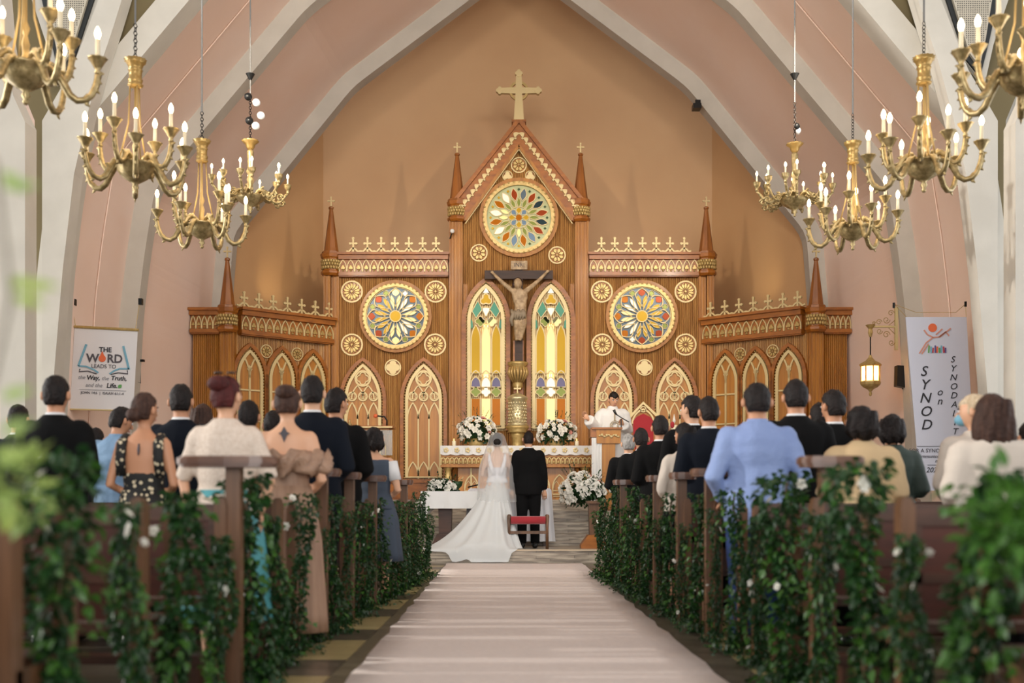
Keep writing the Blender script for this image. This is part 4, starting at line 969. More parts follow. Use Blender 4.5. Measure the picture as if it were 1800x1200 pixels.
# ============================================================ CHANDELIERS
def chandelier(px, d, zbot, label, kind=0, rot=0):
    x = (px-900)*d/F; t = thing('chandelier', label, 'chandelier', (x, d, zbot+.22), rot, 'brass chandeliers hanging in two rows')
    ORG[t.name] = Vector((0, 0, 0)); K_ = CH[kind]
    for (nm, me, loc, rz, subs) in K_:
        o = link(me, nm, t, loc, (0, 0, rz))
        for (n2, m2, l2) in subs: link(m2, n2, o, l2)
    zc = (1.0 if kind == 0 else .78)
    b = MB(); z_ = zc-.02
    for i in range(9 if kind == 0 else 16):
        a = i*PI/2; r = .016; u = Vector((math.cos(a), math.sin(a), 0)); pts = [u*r*math.cos(q)+Vector((0, 0, z_+.018+.022*math.sin(q))) for q in [2*PI*j/6 for j in range(7)]]
        b.tube(pts, .0045, 4); z_ += .033
    b.build('chain', 'steel_dark', t)
    ztop = 8.35-(zbot+.22)
    MB().tube([(0, 0, z_), (0, 0, ztop)], .009, 6).build('cable', 'cable_grey', t)
    return t
def cup(r=.062):
    return MB().lathe([(.016, -.05), (.022, -.035), (.014, -.02), (.026, 0), (.045, .035), (r, .06), (r+.006, .066), (.03, .06), (.015, .055)], (0, 0, 0), 18, flute=.07, fk=9).mesh('drip_cup', 'brass', True)
cupm = cup(); candm = MB().tube([(0, 0, .05), (0, 0, .2)], [.0165, .0155], 10).mesh('candle_sleeve', 'candle_wax', True)
bulbm = MB().lathe([(.011, .2), (.019, .222), (.022, .24), (.016, .268), (.004, .29)], (0, 0, 0), 12).mesh('bulb', 'bulb_glow', True)
cupS = cup(.045); candS = MB().tube([(0, 0, .04), (0, 0, .15)], [.011, .011], 8).mesh('candle_sleeve', 'candle_wax', True)
bulbS = MB().lathe([(.009, .15), (.015, .165), (.017, .18), (.01, .2), (.003, .212)], (0, 0, 0), 10).mesh('bulb', 'bulb_glow', True)
def armmesh(R, zt, dip, thick=.024, leaf=True, scroll=False):
    b = MB(); pts = []
    for i in range(13):
        q = i/12
        if scroll: r = .1+(R-.1)*q; z_ = .02+.09*math.sin(q*2*PI)*(1-q)+(-dip)*math.sin(q*PI)**2*(q)+zt*q**5
        else:
            r = .12+(R-.12)*(1-(1-q)**1.35); z_ = .0-dip*math.sin(min(1, q*1.25)*PI)**1.2+zt*max(0, (q-.55)/.45)**1.6
        pts.append((r, 0, z_))
    if not scroll:
        k_ = R/.47
        if R > .4: pts = [(.1, 0, .02), (.15, 0, .055), (.2, 0, .03), (.245, 0, -.04), (.285, 0, -.115), (.335, 0, -.15), (.39, 0, -.14), (.43, 0, -.1), (.455, 0, -.04), (.465, 0, .005), (.469, 0, .03), (.47, 0, .04), (R, 0, zt)]
        else: pts = [(.07, 0, .05), (.1, 0, .1), (.14, 0, .115), (.18, 0, .08), (.205, 0, .03), (.24, 0, .005), (.28, 0, .015), (.31, 0, .06), (.328, 0, .11), (.335, 0, .15), (.338, 0, .18), (.34, 0, .2), (R, 0, zt)]
    pts[-1] = (R, 0, zt); b.tube(pts, [thick*(1.25-.45*i/12) for i in range(13)], 8)
    if leaf:
        for i in (1, 3, 6, 8, 10):
            p = Vector(pts[i]); b.tube([p, p+Vector((.02, 0, .035)), p+Vector((.045, 0, .03))], [thick*1.15, thick*.8, .004], 6, .6)
            b.tube([p, p+Vector((.01, 0, -.03)), p+Vector((.03, 0, -.045))], [thick*1.0, thick*.6, .004], 6, .6)
    if scroll:
        for c_, s_ in ((.25, 1), (.42, -1)):
            b.tube([(c_+.045*math.cos(a)*(1-a/12), 0, .02*s_+.045*math.sin(a)*(1-a/12)) for a in [j*.6 for j in range(14)]], .014, 6)
    return b.mesh('arm', 'brass', True)
CH = {}
parts = []
bowl = MB().lathe([(.012, -.22), (.022, -.2), (.012, -.185), (.03, -.16), (.018, -.13), (.05, -.11), (.11, -.07), (.145, -.02), (.15, .02), (.17, .035), (.17, .05), (.1, .055), (.03, .06)], (0, 0, 0), 24, flute=.05, fk=12).mesh('bowl', 'brass', True)
crown = MB().lathe([(.035, .72), (.06, .73), (.064, .745), (.05, .755), (.056, .77), (.06, .79), (.05, .8), (.052, .86), (.062, .87), (.05, .885), (.058, .9), (.07, .93), (.09, .945), (.078, .95), (.095, .965), (.05, .97), (.01, .98)], (0, 0, 0), 24, flute=.08, fk=12).mesh('crown', 'bright_gold', True)
rods = MB()
for i in range(3):
    a = 2*PI*i/3+.4
    rods.tube([(.045*math.cos(a), .045*math.sin(a), .74), (.06*math.cos(a), .06*math.sin(a), .4), (.15*math.cos(a), .15*math.sin(a), .04)], .008, 6)
rods = rods.mesh('rods', 'gilt', True)
stem_ = MB().lathe([(.02, .05), (.035, .09), (.02, .13), (.028, .2), (.014, .26), (.03, .31), (.012, .36), (.01, .72)], (0, 0, 0), 12).mesh('stem', 'gilt', True)
parts += [('bowl', bowl, (0, 0, 0), 0, []), ('crown', crown, (0, 0, 0), 0, []), ('rods', rods, (0, 0, 0), 0, []), ('stem', stem_, (0, 0, 0), 0, [])]
lo = armmesh(.47, .05, .15); hi = armmesh(.34, .22, .08)
for i in range(6): parts.append(('arm', lo, (0, 0, 0), 2*PI*i/6+.1, [('drip_cup', cupm, (.47, 0, .1)), ('candle_sleeve', candm, (.47, 0, .1)), ('bulb', bulbm, (.47, 0, .1))]))
for i in range(4): parts.append(('upper_arm', hi, (0, 0, 0), 2*PI*i/4+.62, [('drip_cup', cupm, (.34, 0, .27)), ('candle_sleeve', candm, (.34, 0, .27)), ('bulb', bulbm, (.34, 0, .27))]))
CH[0] = parts
bowl2 = MB().lathe([(.01, -.2), (.02, -.185), (.01, -.17), (.035, -.14), (.02, -.12), (.09, -.08), (.16, -.03), (.185, .01), (.185, .03), (.1, .04), (.04, .06)], (0, 0, 0), 24, flute=.06, fk=12).mesh('bowl', 'brass', True)
shaft2 = MB().lathe([(.03, .05), (.04, .12), (.025, .16), (.05, .24), (.03, .3), (.055, .34), (.035, .4), (.045, .6), (.03, .63)], (0, 0, 0), 14).mesh('shaft', 'brass', True)
crown2 = MB().lathe([(.03, .63), (.05, .66), (.06, .7), (.1, .73), (.105, .75), (.04, .76), (.01, .78)], (0, 0, 0), 20, flute=.08, fk=10).mesh('crown', 'bright_gold', True)
parts = [('bowl', bowl2, (0, 0, 0), 0, []), ('shaft', shaft2, (0, 0, 0), 0, []), ('crown', crown2, (0, 0, 0), 0, [])]
ar = armmesh(.5, .12, .06, .022, True, True)
for i in range(6):
    parts.append(('arm', ar, (0, 0, 0), 2*PI*i/6+.2, [('drip_cup', cupS, (.5, 0, .17)), ('candle_sleeve', candS, (.5, 0, .17)), ('bulb', bulbS, (.5, 0, .17))]))
lo2 = armmesh(.4, .16, .03, .016, False, True)
for i in range(6):
    parts.append(('inner_arm', lo2, (0, 0, 0), 2*PI*i/6+.5, [('drip_cup', cupS, (.4, 0, .22)), ('candle_sleeve', candS, (.4, 0, .22)), ('bulb', bulbS, (.4, 0, .22))]))
CH[1] = parts
f4 = chandelier(440, 14.8, 4.62, 'small scrolled brass chandelier with white lamps on its chain, farthest of the left row', 1, .3)
f5 = chandelier(1397, 14.8, 4.58, 'small scrolled brass chandelier on a long dark chain, farthest of the right row', 1, .9)
chandelier(355, 12.5, 3.68, 'brass chandelier hanging third from the camera on the left side', 0, .2)
chandelier(1499, 12.5, 3.66, 'brass chandelier hanging third from the camera on the right side', 0, .55)
chandelier(238, 10, 3.6, 'brass chandelier hanging second from the camera, left, before the white pillar', 0, .75)
chandelier(1624, 10, 3.62, 'brass chandelier hanging second from the camera, right, before the olive gap', 0, .5)
chandelier(45, 7.9, 3.66, 'out of focus brass chandelier cut by the top left picture corner', 0, .25)
chandelier(1800, 7.9, 3.62, 'out of focus brass chandelier cut by the right picture edge', 0, .05)
def lamp(x, y, z_, p):
    l = bpy.data.lights.new('candle_bulb_lamp', 'POINT'); l.energy = p; l.color = (1, .78, .5); l.shadow_soft_size = .3; o = bpy.data.objects.new('candle_bulb_lamp', l); COL.objects.link(o); o.location = (x, y, z_)
for px, d, zb in ((440, 14.8, 5.3), (1397, 14.8, 5.3), (355, 12.5, 4.5), (1499, 12.5, 4.5), (238, 10, 4.4), (1624, 10, 4.4), (45, 7.9, 4.4), (1800, 7.9, 4.4)): lamp((px-900)*d/F, d, zb-.35, 12)
# round lamps on the far chains
for par, lst in ((f4, ((-4, 172, 0), (10, 181, 1), (18, 203, 1), (-2, 214, 0), (9, 222, 1))), (f5, ((-2, 224, 0), (2, 230, 1)))):
    for (dx, py, w_) in lst:
        base = par.location; zz = EYE+(878-py-0)*14.8/F-(4.8 if par is f4 else 4.8)
        cx_ = dx*14.8/F; b = MB().lathe([(.05, 0), (.052, .012), (.035, .03), (.01, .045)], (0, 0, 0), 16)
        o = b.build('round_lamp', 'white_plastic' if w_ else 'steel_dark', par, True); o.location = (cx_, -.03, EYE+(878-py)*14.8/F-par.location.z); o.rotation_euler = (PI/2, 0, 0)
    b = MB().tube([(0, 0, EYE+(878-130)*14.8/F-par.location.z+.0), (0, 0, EYE+(878-140)*14.8/F-par.location.z)], [.06, .02], 10); b.build('ceiling_rose', 'steel_dark', par)
# ============================================================ WALL ITEMS
# left banner
def quad_board(name, label, cat, quad, d, m, th=.015):
    pts = [((p[0]-900)*d/F, EYE+(878-p[1])*d/F) for p in quad]
    t = thing(name, label, cat, (pts[3][0], d, pts[3][1]), 0, None, (pts[3][0], d, pts[3][1]))
    MB().prism(pts, d, d+th).build('banner_cloth', m, t); return t
d = 16.2; k = d/F
B = lambda px, py: ((px-900)*k, d-.006, EYE+(878-py)*k)
t = quad_board('left_wall_banner'.replace('left_wall', 'scripture'), 'white banner reading THE WORD LEADS TO with an open book emblem', 'banner', [(131, 575), (242, 580), (234, 721), (123, 718)], d, 'banner_white')
MB().tube([B(129, 574), B(244, 580)], .02, 8).build('top_pole', 'gold', t); MB().tube([B(121, 719), B(235, 722)], .012, 8).build('bottom_pole', 'pale_gold', t)
MB().tube([B(133, 575), B(128, 530)], .004, 4).build('hanging_cord', 'gold', t); MB().tube([B(238, 580), B(246, 530)], .004, 4).build('hanging_cord', 'gold', t)
rt = (PI/2, .035, 0)
text('THE', .098, B(185.5, 615), 'ink', 'lettering', t, 0, rt, bold=.002)
text('W', .17, B(163, 630), 'ink_dk', 'lettering', t, 0, rt, bold=.004); text('RD', .165, B(202, 631), 'ink_dk', 'lettering', t, 0, rt, bold=.004)
b = MB().prism(circ(B(180, 630)[0], B(180, 630)[2], .05, 18), d-.012, d-.002); b.prism([(B(176, 625)[0], B(0, 626)[2]), (B(184, 625)[0], B(0, 626)[2]), (B(180, 618)[0], B(0, 617)[2])], d-.011, d-.002); b.build('flame_emblem', 'ink_orange', t)
text('LEADS TO', .078, B(182.5, 644), 'ink_dk', 'lettering', t, 0, rt)
text('the', .078, B(143.5, 663), 'ink_grey', 'lettering', t, .3, rt); text('Way,', .088, B(164, 664), 'ink', 'lettering', t, .15, rt, bold=.002)
text('the', .078, B(185, 665), 'ink_grey', 'lettering', t, .3, rt); text('Truth,', .088, B(209, 665), 'ink', 'lettering', t, .15, rt, bold=.002)
text('and the', .08, B(165, 677), 'ink_grey', 'lettering', t, .3, rt); text('Life.', .095, B(197, 678), 'ink', 'lettering', t, .15, rt, bold=.002)
text('JOHN 14:6  |  ISAIAH 61:1-4', .052, B(180, 691), 'ink_dk', 'lettering', t, 0, rt)
def strokes(lst, w_, m, nm):
    b = MB()
    for l in lst: b.ribbon([(B(*p)[0], B(*p)[2]) for p in l], w_, d-.01, d-.002)
    return b.build(nm, m, t)
strokes([[(152, 605), (138, 643)], [(217, 608), (227, 649)]], .03, 'ink_teal', 'book_emblem'); strokes([[(138, 643), (152, 644), (166, 650), (173, 655)], [(227, 648), (210, 648), (200, 652), (193, 657)]], .022, 'ink_teal', 'book_emblem')
strokes([[(141, 648), (139, 653), (155, 652), (170, 657)], [(224, 651), (225, 657), (208, 655), (195, 658)]], .014, 'ink_dk', 'book_emblem'); strokes([[(140, 684), (222, 687)]], .004, 'ink_grey', 'ruled_line')
MB().prism(petal(B(211, 679)[0], B(211, 679)[2], .8, -.035, .035, .026, 5), d-.01, d-.002).build('leaf_emblem', 'ink_green', t)
for p_ in ((131, 531), (248, 530)): MB().box(B(p_[0]-3, 0)[0], B(p_[0]+3, 0)[0], d-.05, d+.02, B(0, p_[1]+6)[2], B(0, p_[1]-5)[2]).build('hook', 'steel_dark', t)
# right banner
d = 15.9; k = d/F; B = lambda px, py: ((px-900)*k, d-.006, EYE+(878-py)*k)
t = quad_board('synod_banner'.replace('synod', 'vertical'), 'tall pale blue banner with vertical SYNOD on SYNODALITY lettering', 'banner', [(1592, 557), (1699, 557), (1716, 862), (1618, 862)], d, 'banner_blue')
for p, q in (((1593, 557), (1572, 535)), ((1698, 557), (1697, 533))): MB().tube([B(*p), B(*q)], .004, 4).build('hanging_cord', 'gold', t)
MB().tube([B(1572, 535), B(1610, 549), B(1680, 549), B(1697, 534)], .004, 4).build('hanging_cord', 'gold', t)
for p in ((1571, 536), (1697, 534)): MB().tube([B(p[0], p[1]-4), B(p[0], p[1]+5)], .018, 6).build('hook', 'steel_dark', t)
for i, ch in enumerate('SYNOD'): text(ch, .2, B(1623+i*1.2, 653+i*23.5), 'ink', 'lettering', t, .25, (PI/2, 0, 0), bold=.001)
for i, ch in enumerate('on'): text(ch, .15, B(1651.5, 689+i*16), 'ink', 'lettering', t, .25, (PI/2, 0, 0))
for i, ch in enumerate('SYNODALITY'): text(ch, .125, B(1674+i*.5, 632+i*15.8), 'ink', 'lettering', t, .25, (PI/2, 0, 0))
text('FOR A SYNODAL CHURCH', .075, B(1655, 792), 'ink_dk', 'lettering', t, 0, (PI/2, 0, 0)); text('communion  participation', .068, B(1655, 802), 'ink_dk', 'lettering', t, .3, (PI/2, 0, 0)); text('mission', .068, B(1656, 810), 'ink_dk', 'lettering', t, .3, (PI/2, 0, 0))
text('2021', .1, B(1640, 826), 'ink', 'lettering', t, .25, (PI/2, 0, 0)); strokes([[(1612, 784), (1700, 784)], [(1630, 817), (1690, 817)]], .006, 'ink_dk', 'ruled_line')
MB().prism(circ(B(1639, 576)[0], B(1639, 576)[2], .06, 20), d-.01, d-.002).build('sun_emblem', 'ink_orange', t)
strokes([[(1616, 621), (1628, 602), (1640, 593), (1652, 592), (1671, 577)], [(1620, 622), (1632, 604)], [(1640, 593), (1630, 588), (1624, 580)], [(1650, 592), (1662, 583), (1668, 590)], [(1645, 588), (1656, 578)]], .018, 'ink_salmon', 'tree_emblem')
for i in range(9):
    strokes([[(1633+i*3.6, 607+(i % 3)*2), (1632+i*3.7+(i % 2), 620)]], .02, ('ink_green', 'ink_teal', 'ink_red', 'ink_purple', 'ink_orange')[i % 5], 'people_emblem')
# hanging lantern on scroll bracket
d = 18.3; k = d/F; B = lambda px, py: ((px-900)*k, d, EYE+(878-py)*k)
t = thing('hanging_lantern', 'lit octagonal gold lantern hanging from a scrolled bracket beside the banner', 'lantern', B(1530, 690), 0, None, B(1530, 690))
c_ = B(1530, 0)[0]; zz = lambda py: B(0, py)[2]
MB().lathe([(.02, zz(688)), (.05, zz(684)), (.12, zz(680)), (.16, zz(676)), (.17, zz(672)), (.165, zz(670))], (c_, d, 0), 8).build('base_bowl', 'gold', t)
MB().lathe([(.165, zz(644)), (.185, zz(641)), (.15, zz(638)), (.08, zz(634)), (.03, zz(628)), (.02, zz(624))], (c_, d, 0), 8).build('canopy', 'gold', t)
for i in range(8):
    a = 2*PI*i/8; a2 = 2*PI*(i+1)/8; r = .15
    MB().tube([(c_+r*math.cos(a), d+r*math.sin(a), zz(672)), (c_+r*math.cos(a), d+r*math.sin(a), zz(642))], .011, 6).build('post', 'gold', t)
    p0 = (c_+r*.97*math.cos(a), d+r*.97*math.sin(a)); p1 = (c_+r*.97*math.cos(a2), d+r*.97*math.sin(a2))
    b = MB(); b.add([(p0[0], p0[1], zz(672)), (p1[0], p1[1], zz(672)), (p1[0], p1[1], zz(642)), (p0[0], p0[1], zz(642))], [(0, 1, 2, 3)]); b.build('glass_pane', 'lantern_glass', t)
MB().ball((c_, d, zz(692)), .025, .025, .04).build('finial', 'gold', t)
MB().tube([(c_, d, zz(624)), (c_, d, zz(590))], .01, 5).build('chain', 'steel_dark', t)
MB().lathe([(.02, zz(592)), (.04, zz(584)), (.03, zz(578)), (.08, zz(571)), (.02, zz(570))], (c_, d, 0), 10).build('bracket_cup', 'gold', t)
MB().tube([B(1530, 574), B(1566, 574), B(1575, 575)], .018, 6).box(B(1573, 0)[0], B(1578, 0)[0], d-.02, d+.03, zz(615), zz(540)).build('bracket_arm', 'pale_gold', t)
b = MB()
for (px, py, r, s_) in ((1545, 566, .05, 1), (1558, 562, .06, -1), (1566, 550, .05, 1), (1546, 582, .05, -1), (1558, 588, .06, 1), (1567, 602, .05, -1), (1536, 568, .03, 1)):
    q = B(px, py); b.tube([(q[0]+r*(1-j/20)*math.cos(j*.55*s_), d, q[2]+r*(1-j/20)*math.sin(j*.55*s_)) for j in range(16)], .006, 4)
b.tube([B(1576,560),B(1560,574),B(1576,590)],.006,4); o=b.build('scrollwork', 'gold', t); o['kind']='stuff'
l = bpy.data.lights.new('lantern_lamp', 'POINT'); l.energy = 14; l.color = (1, .75, .42); l.shadow_soft_size = .05; o = bpy.data.objects.new('lantern_lamp', l); COL.objects.link(o); o.location = (c_, d, zz(657))
# wall speakers, bracket, plaque, camera, floodlight
t = thing('wall_speaker', 'slim black wall speaker between the lantern and the tall banner', 'speaker', B(1581, 680)); ORG[t.name] = Vector(t.location)
MB().prism([(B(1573, 0)[0], zz(679)), (B(1587, 0)[0], zz(682)), (B(1589, 0)[0], zz(644)), (B(1574, 0)[0], zz(643))], d-.1, d+.05).build('cabinet', 'black_plastic', t); MB().tube([B(1587, 684), B(1587, 676)], .012, 6).build('mount', 'steel_dark', t)
t = thing('wall_speaker', 'slim dark wall speaker on a bracket behind the THE WORD banner', 'speaker', B(243, 672)); ORG[t.name] = Vector(t.location)
MB().box(B(238, 0)[0], B(246, 0)[0], d-.1, d+.05, zz(673), zz(638)).build('cabinet', 'black_plastic', t); MB().box(B(240, 0)[0], B(254, 0)[0], d-.05, d+.02, zz(636), zz(632)).build('mount', 'steel_dark', t)
t = thing('wall_plaque', 'black inscribed wall plaque low beside the left reredos pier', 'plaque', ((289-900)*20.6/F, 20.6, EYE+165*20.6/F)); ORG[t.name] = Vector(t.location)
x0, x1, z0, z1 = (272-900)*20.6/F, (305-900)*20.6/F, EYE+(878-714)*20.6/F, EYE+(878-692)*20.6/F
MB().box(x0, x1, 20.6, 20.66, z0, z1).build('board', 'black_plastic', t)
MB().box(x0+.03, x1-.03, 20.59, 20.6, z1-.05, z1-.035).box(x0+.03, x1-.06, 20.59, 20.6, z1-.09, z1-.08).box(x0+.03, x1-.1, 20.59, 20.6, z1-.13, z1-.12).build('inscription', 'ink_grey', t)
for (px, py, dd, lab) in ((795, 406, 21.75, 'small dome camera fixed on the left turret of the central gable'), ):
    q = W(px, py, dd); t = thing('dome_camera', lab, 'camera', q); ORG[t.name] = Vector(q)
    MB().ball((q.x, q.y, q.z), .045, .045, .045).build('dome', 'white_plastic', t, True); MB().tube([(q.x, q.y, q.z-.02), (q.x-.05, q.y+.1, q.z-.12)], .012, 6).build('mount', 'black_plastic', t)
q = W(1222, 187, 21.25); t = thing('floodlight', 'small grey floodlight on the sanctuary arch above the right bay', 'lamp', q); ORG[t.name] = Vector(q)
MB().box(q.x-.05, q.x+.1, q.y-.1, q.y+.1, q.z-.06, q.z+.03).build('housing', 'steel_dark', t); MB().box(q.x, q.x+.1, q.y-.02, q.y+.02, q.z+.03, q.z+.12).build('mount', 'steel_dark', t)
# ============================================================ PEOPLE
def tor(rings, n=20):
    out = []
    for (z, hw, hd, cy) in rings: out.append([(hw*math.cos(2*PI*j/n), cy+hd*math.sin(2*PI*j/n), z) for j in range(n)])
    return out
MAN = [(.84, .165, .11, -.005), (.92, .18, .125, -.01), (1.0, .172, .118, -.005), (1.1, .155, .105, 0), (1.2, .168, .11, 0), (1.3, .185, .118, -.01), (1.38, .19, .112, -.012), (1.43, .165, .092, -.012), (1.465, .105, .072, -.01), (1.50, .062, .058, -.005)]
WOM = [(.84, .165, .12, -.01), (.92, .182, .13, -.015), (1.0, .168, .118, -.01), (1.1, .128, .092, 0), (1.2, .138, .1, .005), (1.3, .155, .11, .005), (1.38, .155, .098, -.005), (1.43, .135, .082, -.01), (1.465, .085, .062, -.01), (1.50, .05, .048, -.005)]
def arm_pts(pose, s, wom):
    sh = (.175 if not wom else .15)
    S = Vector((s*sh, -.01, 1.405)); 
    if pose == 'front': return [S, Vector((s*(sh+.075), -.045, 1.12)), Vector((s*.10, .2, 1.02))]
    if pose == 'wide': return [S, Vector((s*(sh+.10), -.06, 1.13)), Vector((s*(sh+.0), .17, .98))]
    if pose == 'back': return [S, Vector((s*(sh+.10), .02, 1.14)), Vector((s*(sh+.05), -.02, .93))]
    if pose == 'bouquet': return [S, Vector((s*(sh+.09), -.02, 1.13)), Vector((s*.06, .25, 1.1))]
    if pose == 'priest': return [S, Vector((s*(sh+.11), .06, 1.16)), Vector((s*(sh+.27), .24, 1.29))]
    return [S, Vector((s*(sh+.055), -.03, 1.12)), Vector((s*(sh+.065), .03, .87))]
def hand(b, w_, d, s, scale=1.0):
    """palm with four separate unequal bent fingers and a thumb at the side of the palm"""
    d = d.normalized(); side = d.cross(Vector((0, 1, 0)));
    side = side.normalized() if side.length > .2 else Vector((1, 0, 0)); nrm = side.cross(d).normalized()
    k = scale; base = w_+d*.015
    b.loft([[tuple(base+d*t*k+side*(ww*math.cos(a))*k+nrm*(hh*math.sin(a))*k) for a in [2*PI*j/10 for j in range(10)]] for (t, ww, hh) in ((-.02, .024, .02), (.02, .034, .016), (.06, .042, .015), (.088, .04, .012))])
    for i, L_ in enumerate((.062, .074, .069, .052)):
        o = base+d*.078*k+side*(-.03+.02*i)*k; curl = nrm*(-s if 0 else 1)
        b.tube([o, o+(d*.45*L_+curl*.008)*k, o+(d*.8*L_+curl*.022)*k, o+(d*.98*L_+curl*.042)*k], [.0095*k, .009*k, .0082*k, .006*k], 7)
    o = base+d*.015*k-side*.03*k
    b.tube([o, o+(d*.028-side*.022+nrm*.008)*k, o+(d*.058-side*.03+nrm*.016)*k], [.013*k, .011*k, .008*k], 7)
def headmesh(b, yaw, pitch, hc=Vector((0, .005, 1.635))):
    pass
def folds(amp, fz=2.2, fx=9, zmin=0, seed=0):
    def f(me):
        for v in me.vertices:
            c = v.co; k = noise.noise(Vector((c.x*fx+seed, c.y*fx, c.z*fz)))*amp+noise.noise(Vector((c.x*4, c.y*4+seed, c.z*14)))*amp*.45
            n = Vector((c.x, c.y, 0)); n = n.normalized() if n.length > .01 else n; v.co = c+n*k
    return f
HAIRC = {}
def person(label, px, d, ytop, z0=0, outfit='suit', col='black_suit', trous='black_suit', skin='skin', wom=False, hair='short', haircol='hair_black', pose='front', yaw=0, face=0, nod=0, name='person', shoe='shoe', group=None, low=False, seed=0, extra=None, collar='white_shirt', wide=1.0):
    top = EYE+(878-ytop)*d/F; H = top-z0; x = (px-900)*d/F
    sc_ = H/1.765
    t = thing(name, label, 'person', (x, d, z0), yaw, group); ORG[t.name] = Vector((0, 0, 0))
    t.scale = (sc_*wide if wide != 1 else sc_, sc_, sc_)
    R = Matrix.Translation(Vector((0, 0, 1.5))) @ Matrix.Rotation(face, 4, 'Z') @ Matrix.Rotation(nod, 4, 'X') @ Matrix.Translation(Vector((0, 0, -1.5)))
    hc = Vector((0, .008, 1.635))
    def hp(p): return R @ Vector(p)
    rings = WOM if wom else MAN; b = MB(); b.loft(tor(rings))
    b.tube([(0, -.005, 1.44), hp((0, 0, 1.5)), hp((0, .005, 1.58))], [.066 if not wom else .05, .058 if not wom else .045, .055 if not wom else .045], 12)
    n0 = len(b.v); b.ball((0, 0, 0), .078, .098, .118, 16, 12)
    for i in range(n0, len(b.v)):
        v = Vector(b.v[i])
        if v.z < 0: v.x *= 1-.28*(-v.z/.118)**1.5; v.y = v.y*(1-.12*(-v.z/.118))+.012*(-v.z/.118)
        b.v[i] = tuple(hp(v+hc))
    arms = {}
    for s in (-1, 1):
        A = arm_pts(pose, s, wom); arms[s] = A; k = .85 if wom else 1
        if pose == 'priest' and s < 0: A[1] = Vector((-.25, .02, 1.13)); A[2] = Vector((-.12, .24, 1.22))
        b.ball(A[0]+Vector((-s*.01, 0, -.005)), .062*k, .06*k, .065*k, 12, 8)
        b.tube([A[0], A[0]*.5+A[1]*.5, A[1], A[1]*.5+A[2]*.5, A[2]], [.052*k, .047*k, .041*k, .036*k, .026*k], 10)
        if not low: b.tube([(s*.085, -.005, .9), (s*.095, .005, .68), (s*.095, .012, .48), (s*.095, -.012, .32), (s*.095, -.01, .08)], [.098, .078, .058, .054, .036], 12); b.loft([[(s*.095+ww*math.cos(a), yy_, .035+hh*math.sin(a)) for a in [2*PI*j/10 for j in range(10)]] for (yy_, ww, hh) in ((-.06, .025, .025), (-.02, .035, .034), (.08, .04, .03), (.16, .04, .02), (.185, .02, .012))])
    ex = MB()
    for s in (-1, 1):
        A = arms[s]; dv = (A[2]-A[1]); 
        if pose in ('front', 'bouquet'): dv = Vector((-s*.6, .5, -.25))
        if pose == 'priest': dv = Vector((s*.6, .2, .8)) if s > 0 else Vector((.4, .5, .4))
        hand(ex, A[2], dv, s, .95 if not wom else .85)
        e = hp((s*.079, -.005, 1.632)); n1 = len(ex.v); ex.ball((s*.006, 0, 0), .014, .02, .031, 8, 6)
        for i in range(n1, len(ex.v)): ex.v[i] = tuple(Vector(ex.v[i])+e)
    # nose with nostrils, lips
    nz = [hp((0, .1, 1.648)), hp((0, .112, 1.628)), hp((0, .122, 1.611)), hp((0, .108, 1.603))]; ex.tube(nz, [.008, .01, .015, .01], 8)
    body = remesh(b, 'body', skin, t, .017, 3, ex)
    if abs(face) > .3 or abs(yaw) > 1:
        for s in (-1, 1):
            MB().ball(hp((s*.031, .095, 1.642)), .012, .009, .008).build('eye', 'banner_white', body, True); MB().ball(hp((s*.031, .102, 1.642)), .0055, .005, .0055).build('iris', 'hair_black', body, True)
            MB().tube([hp((s*.014, .103, 1.66)), hp((s*.032, .102, 1.665)), hp((s*.05, .09, 1.659))], [.004, .005, .003], 5).build('eyebrow', 'hair_black', body, True)
        MB().tube([hp((-.024, .098, 1.575)), hp((0, .106, 1.578)), hp((.024, .098, 1.575))], [.004, .008, .004], 6).build('mouth', 'petal_pink', body, True)
    # ---- hair
    hb = MB(); hb.ball((0, 0, 0), 1, 1, 1, 40, 28); vs = []
    for i, v in enumerate(hb.v):
        v = Vector(v); rx, ry, rz = .078, .098, .118
        # hair line: everything above brow, behind the ears and down to the nape
        low_ = {'short': -.62, 'bun': -.62, 'crop': -.55, 'updo': -.62}.get(hair, -.8)
        fr = v.y-.30*(1 if v.z > .1 else 1); infront = v.y > .25 and v.z < .55-.25*(.9-abs(v.x)) ; ear = abs(v.x) > .75 and v.z < .05 and v.y > -.25
        ins = infront or (v.z < low_) or (ear and hair in ('short', 'crop', 'bun', 'updo')) or (v.z < -.2 and v.y > -.2)
        k = (1.1 if hair != 'crop' else 1.05) if not ins else .86
        if not ins: k += .06*noise.noise(v*3.4+Vector((seed, 0, 0)))+.05*noise.noise(Vector((v.x*9+seed, v.y*9, v.z*4)))+(.05*max(0, v.z) if hair == 'short' else 0)-(.05 if abs(v.x) > .8 and v.z < .3 and hair != 'long' else 0)
        if not ins and v.z < -.35: k -= .05*(-.35-v.z)*3
        p = Vector((v.x*rx*k, v.y*ry*k, v.z*rz*k))
        if v.z < 0: p.x *= 1-.16*(-v.z)
        vs.append(tuple(hp(p+hc)))
    hb.v = vs; ho = hb.build('hair', haircol, body, True)
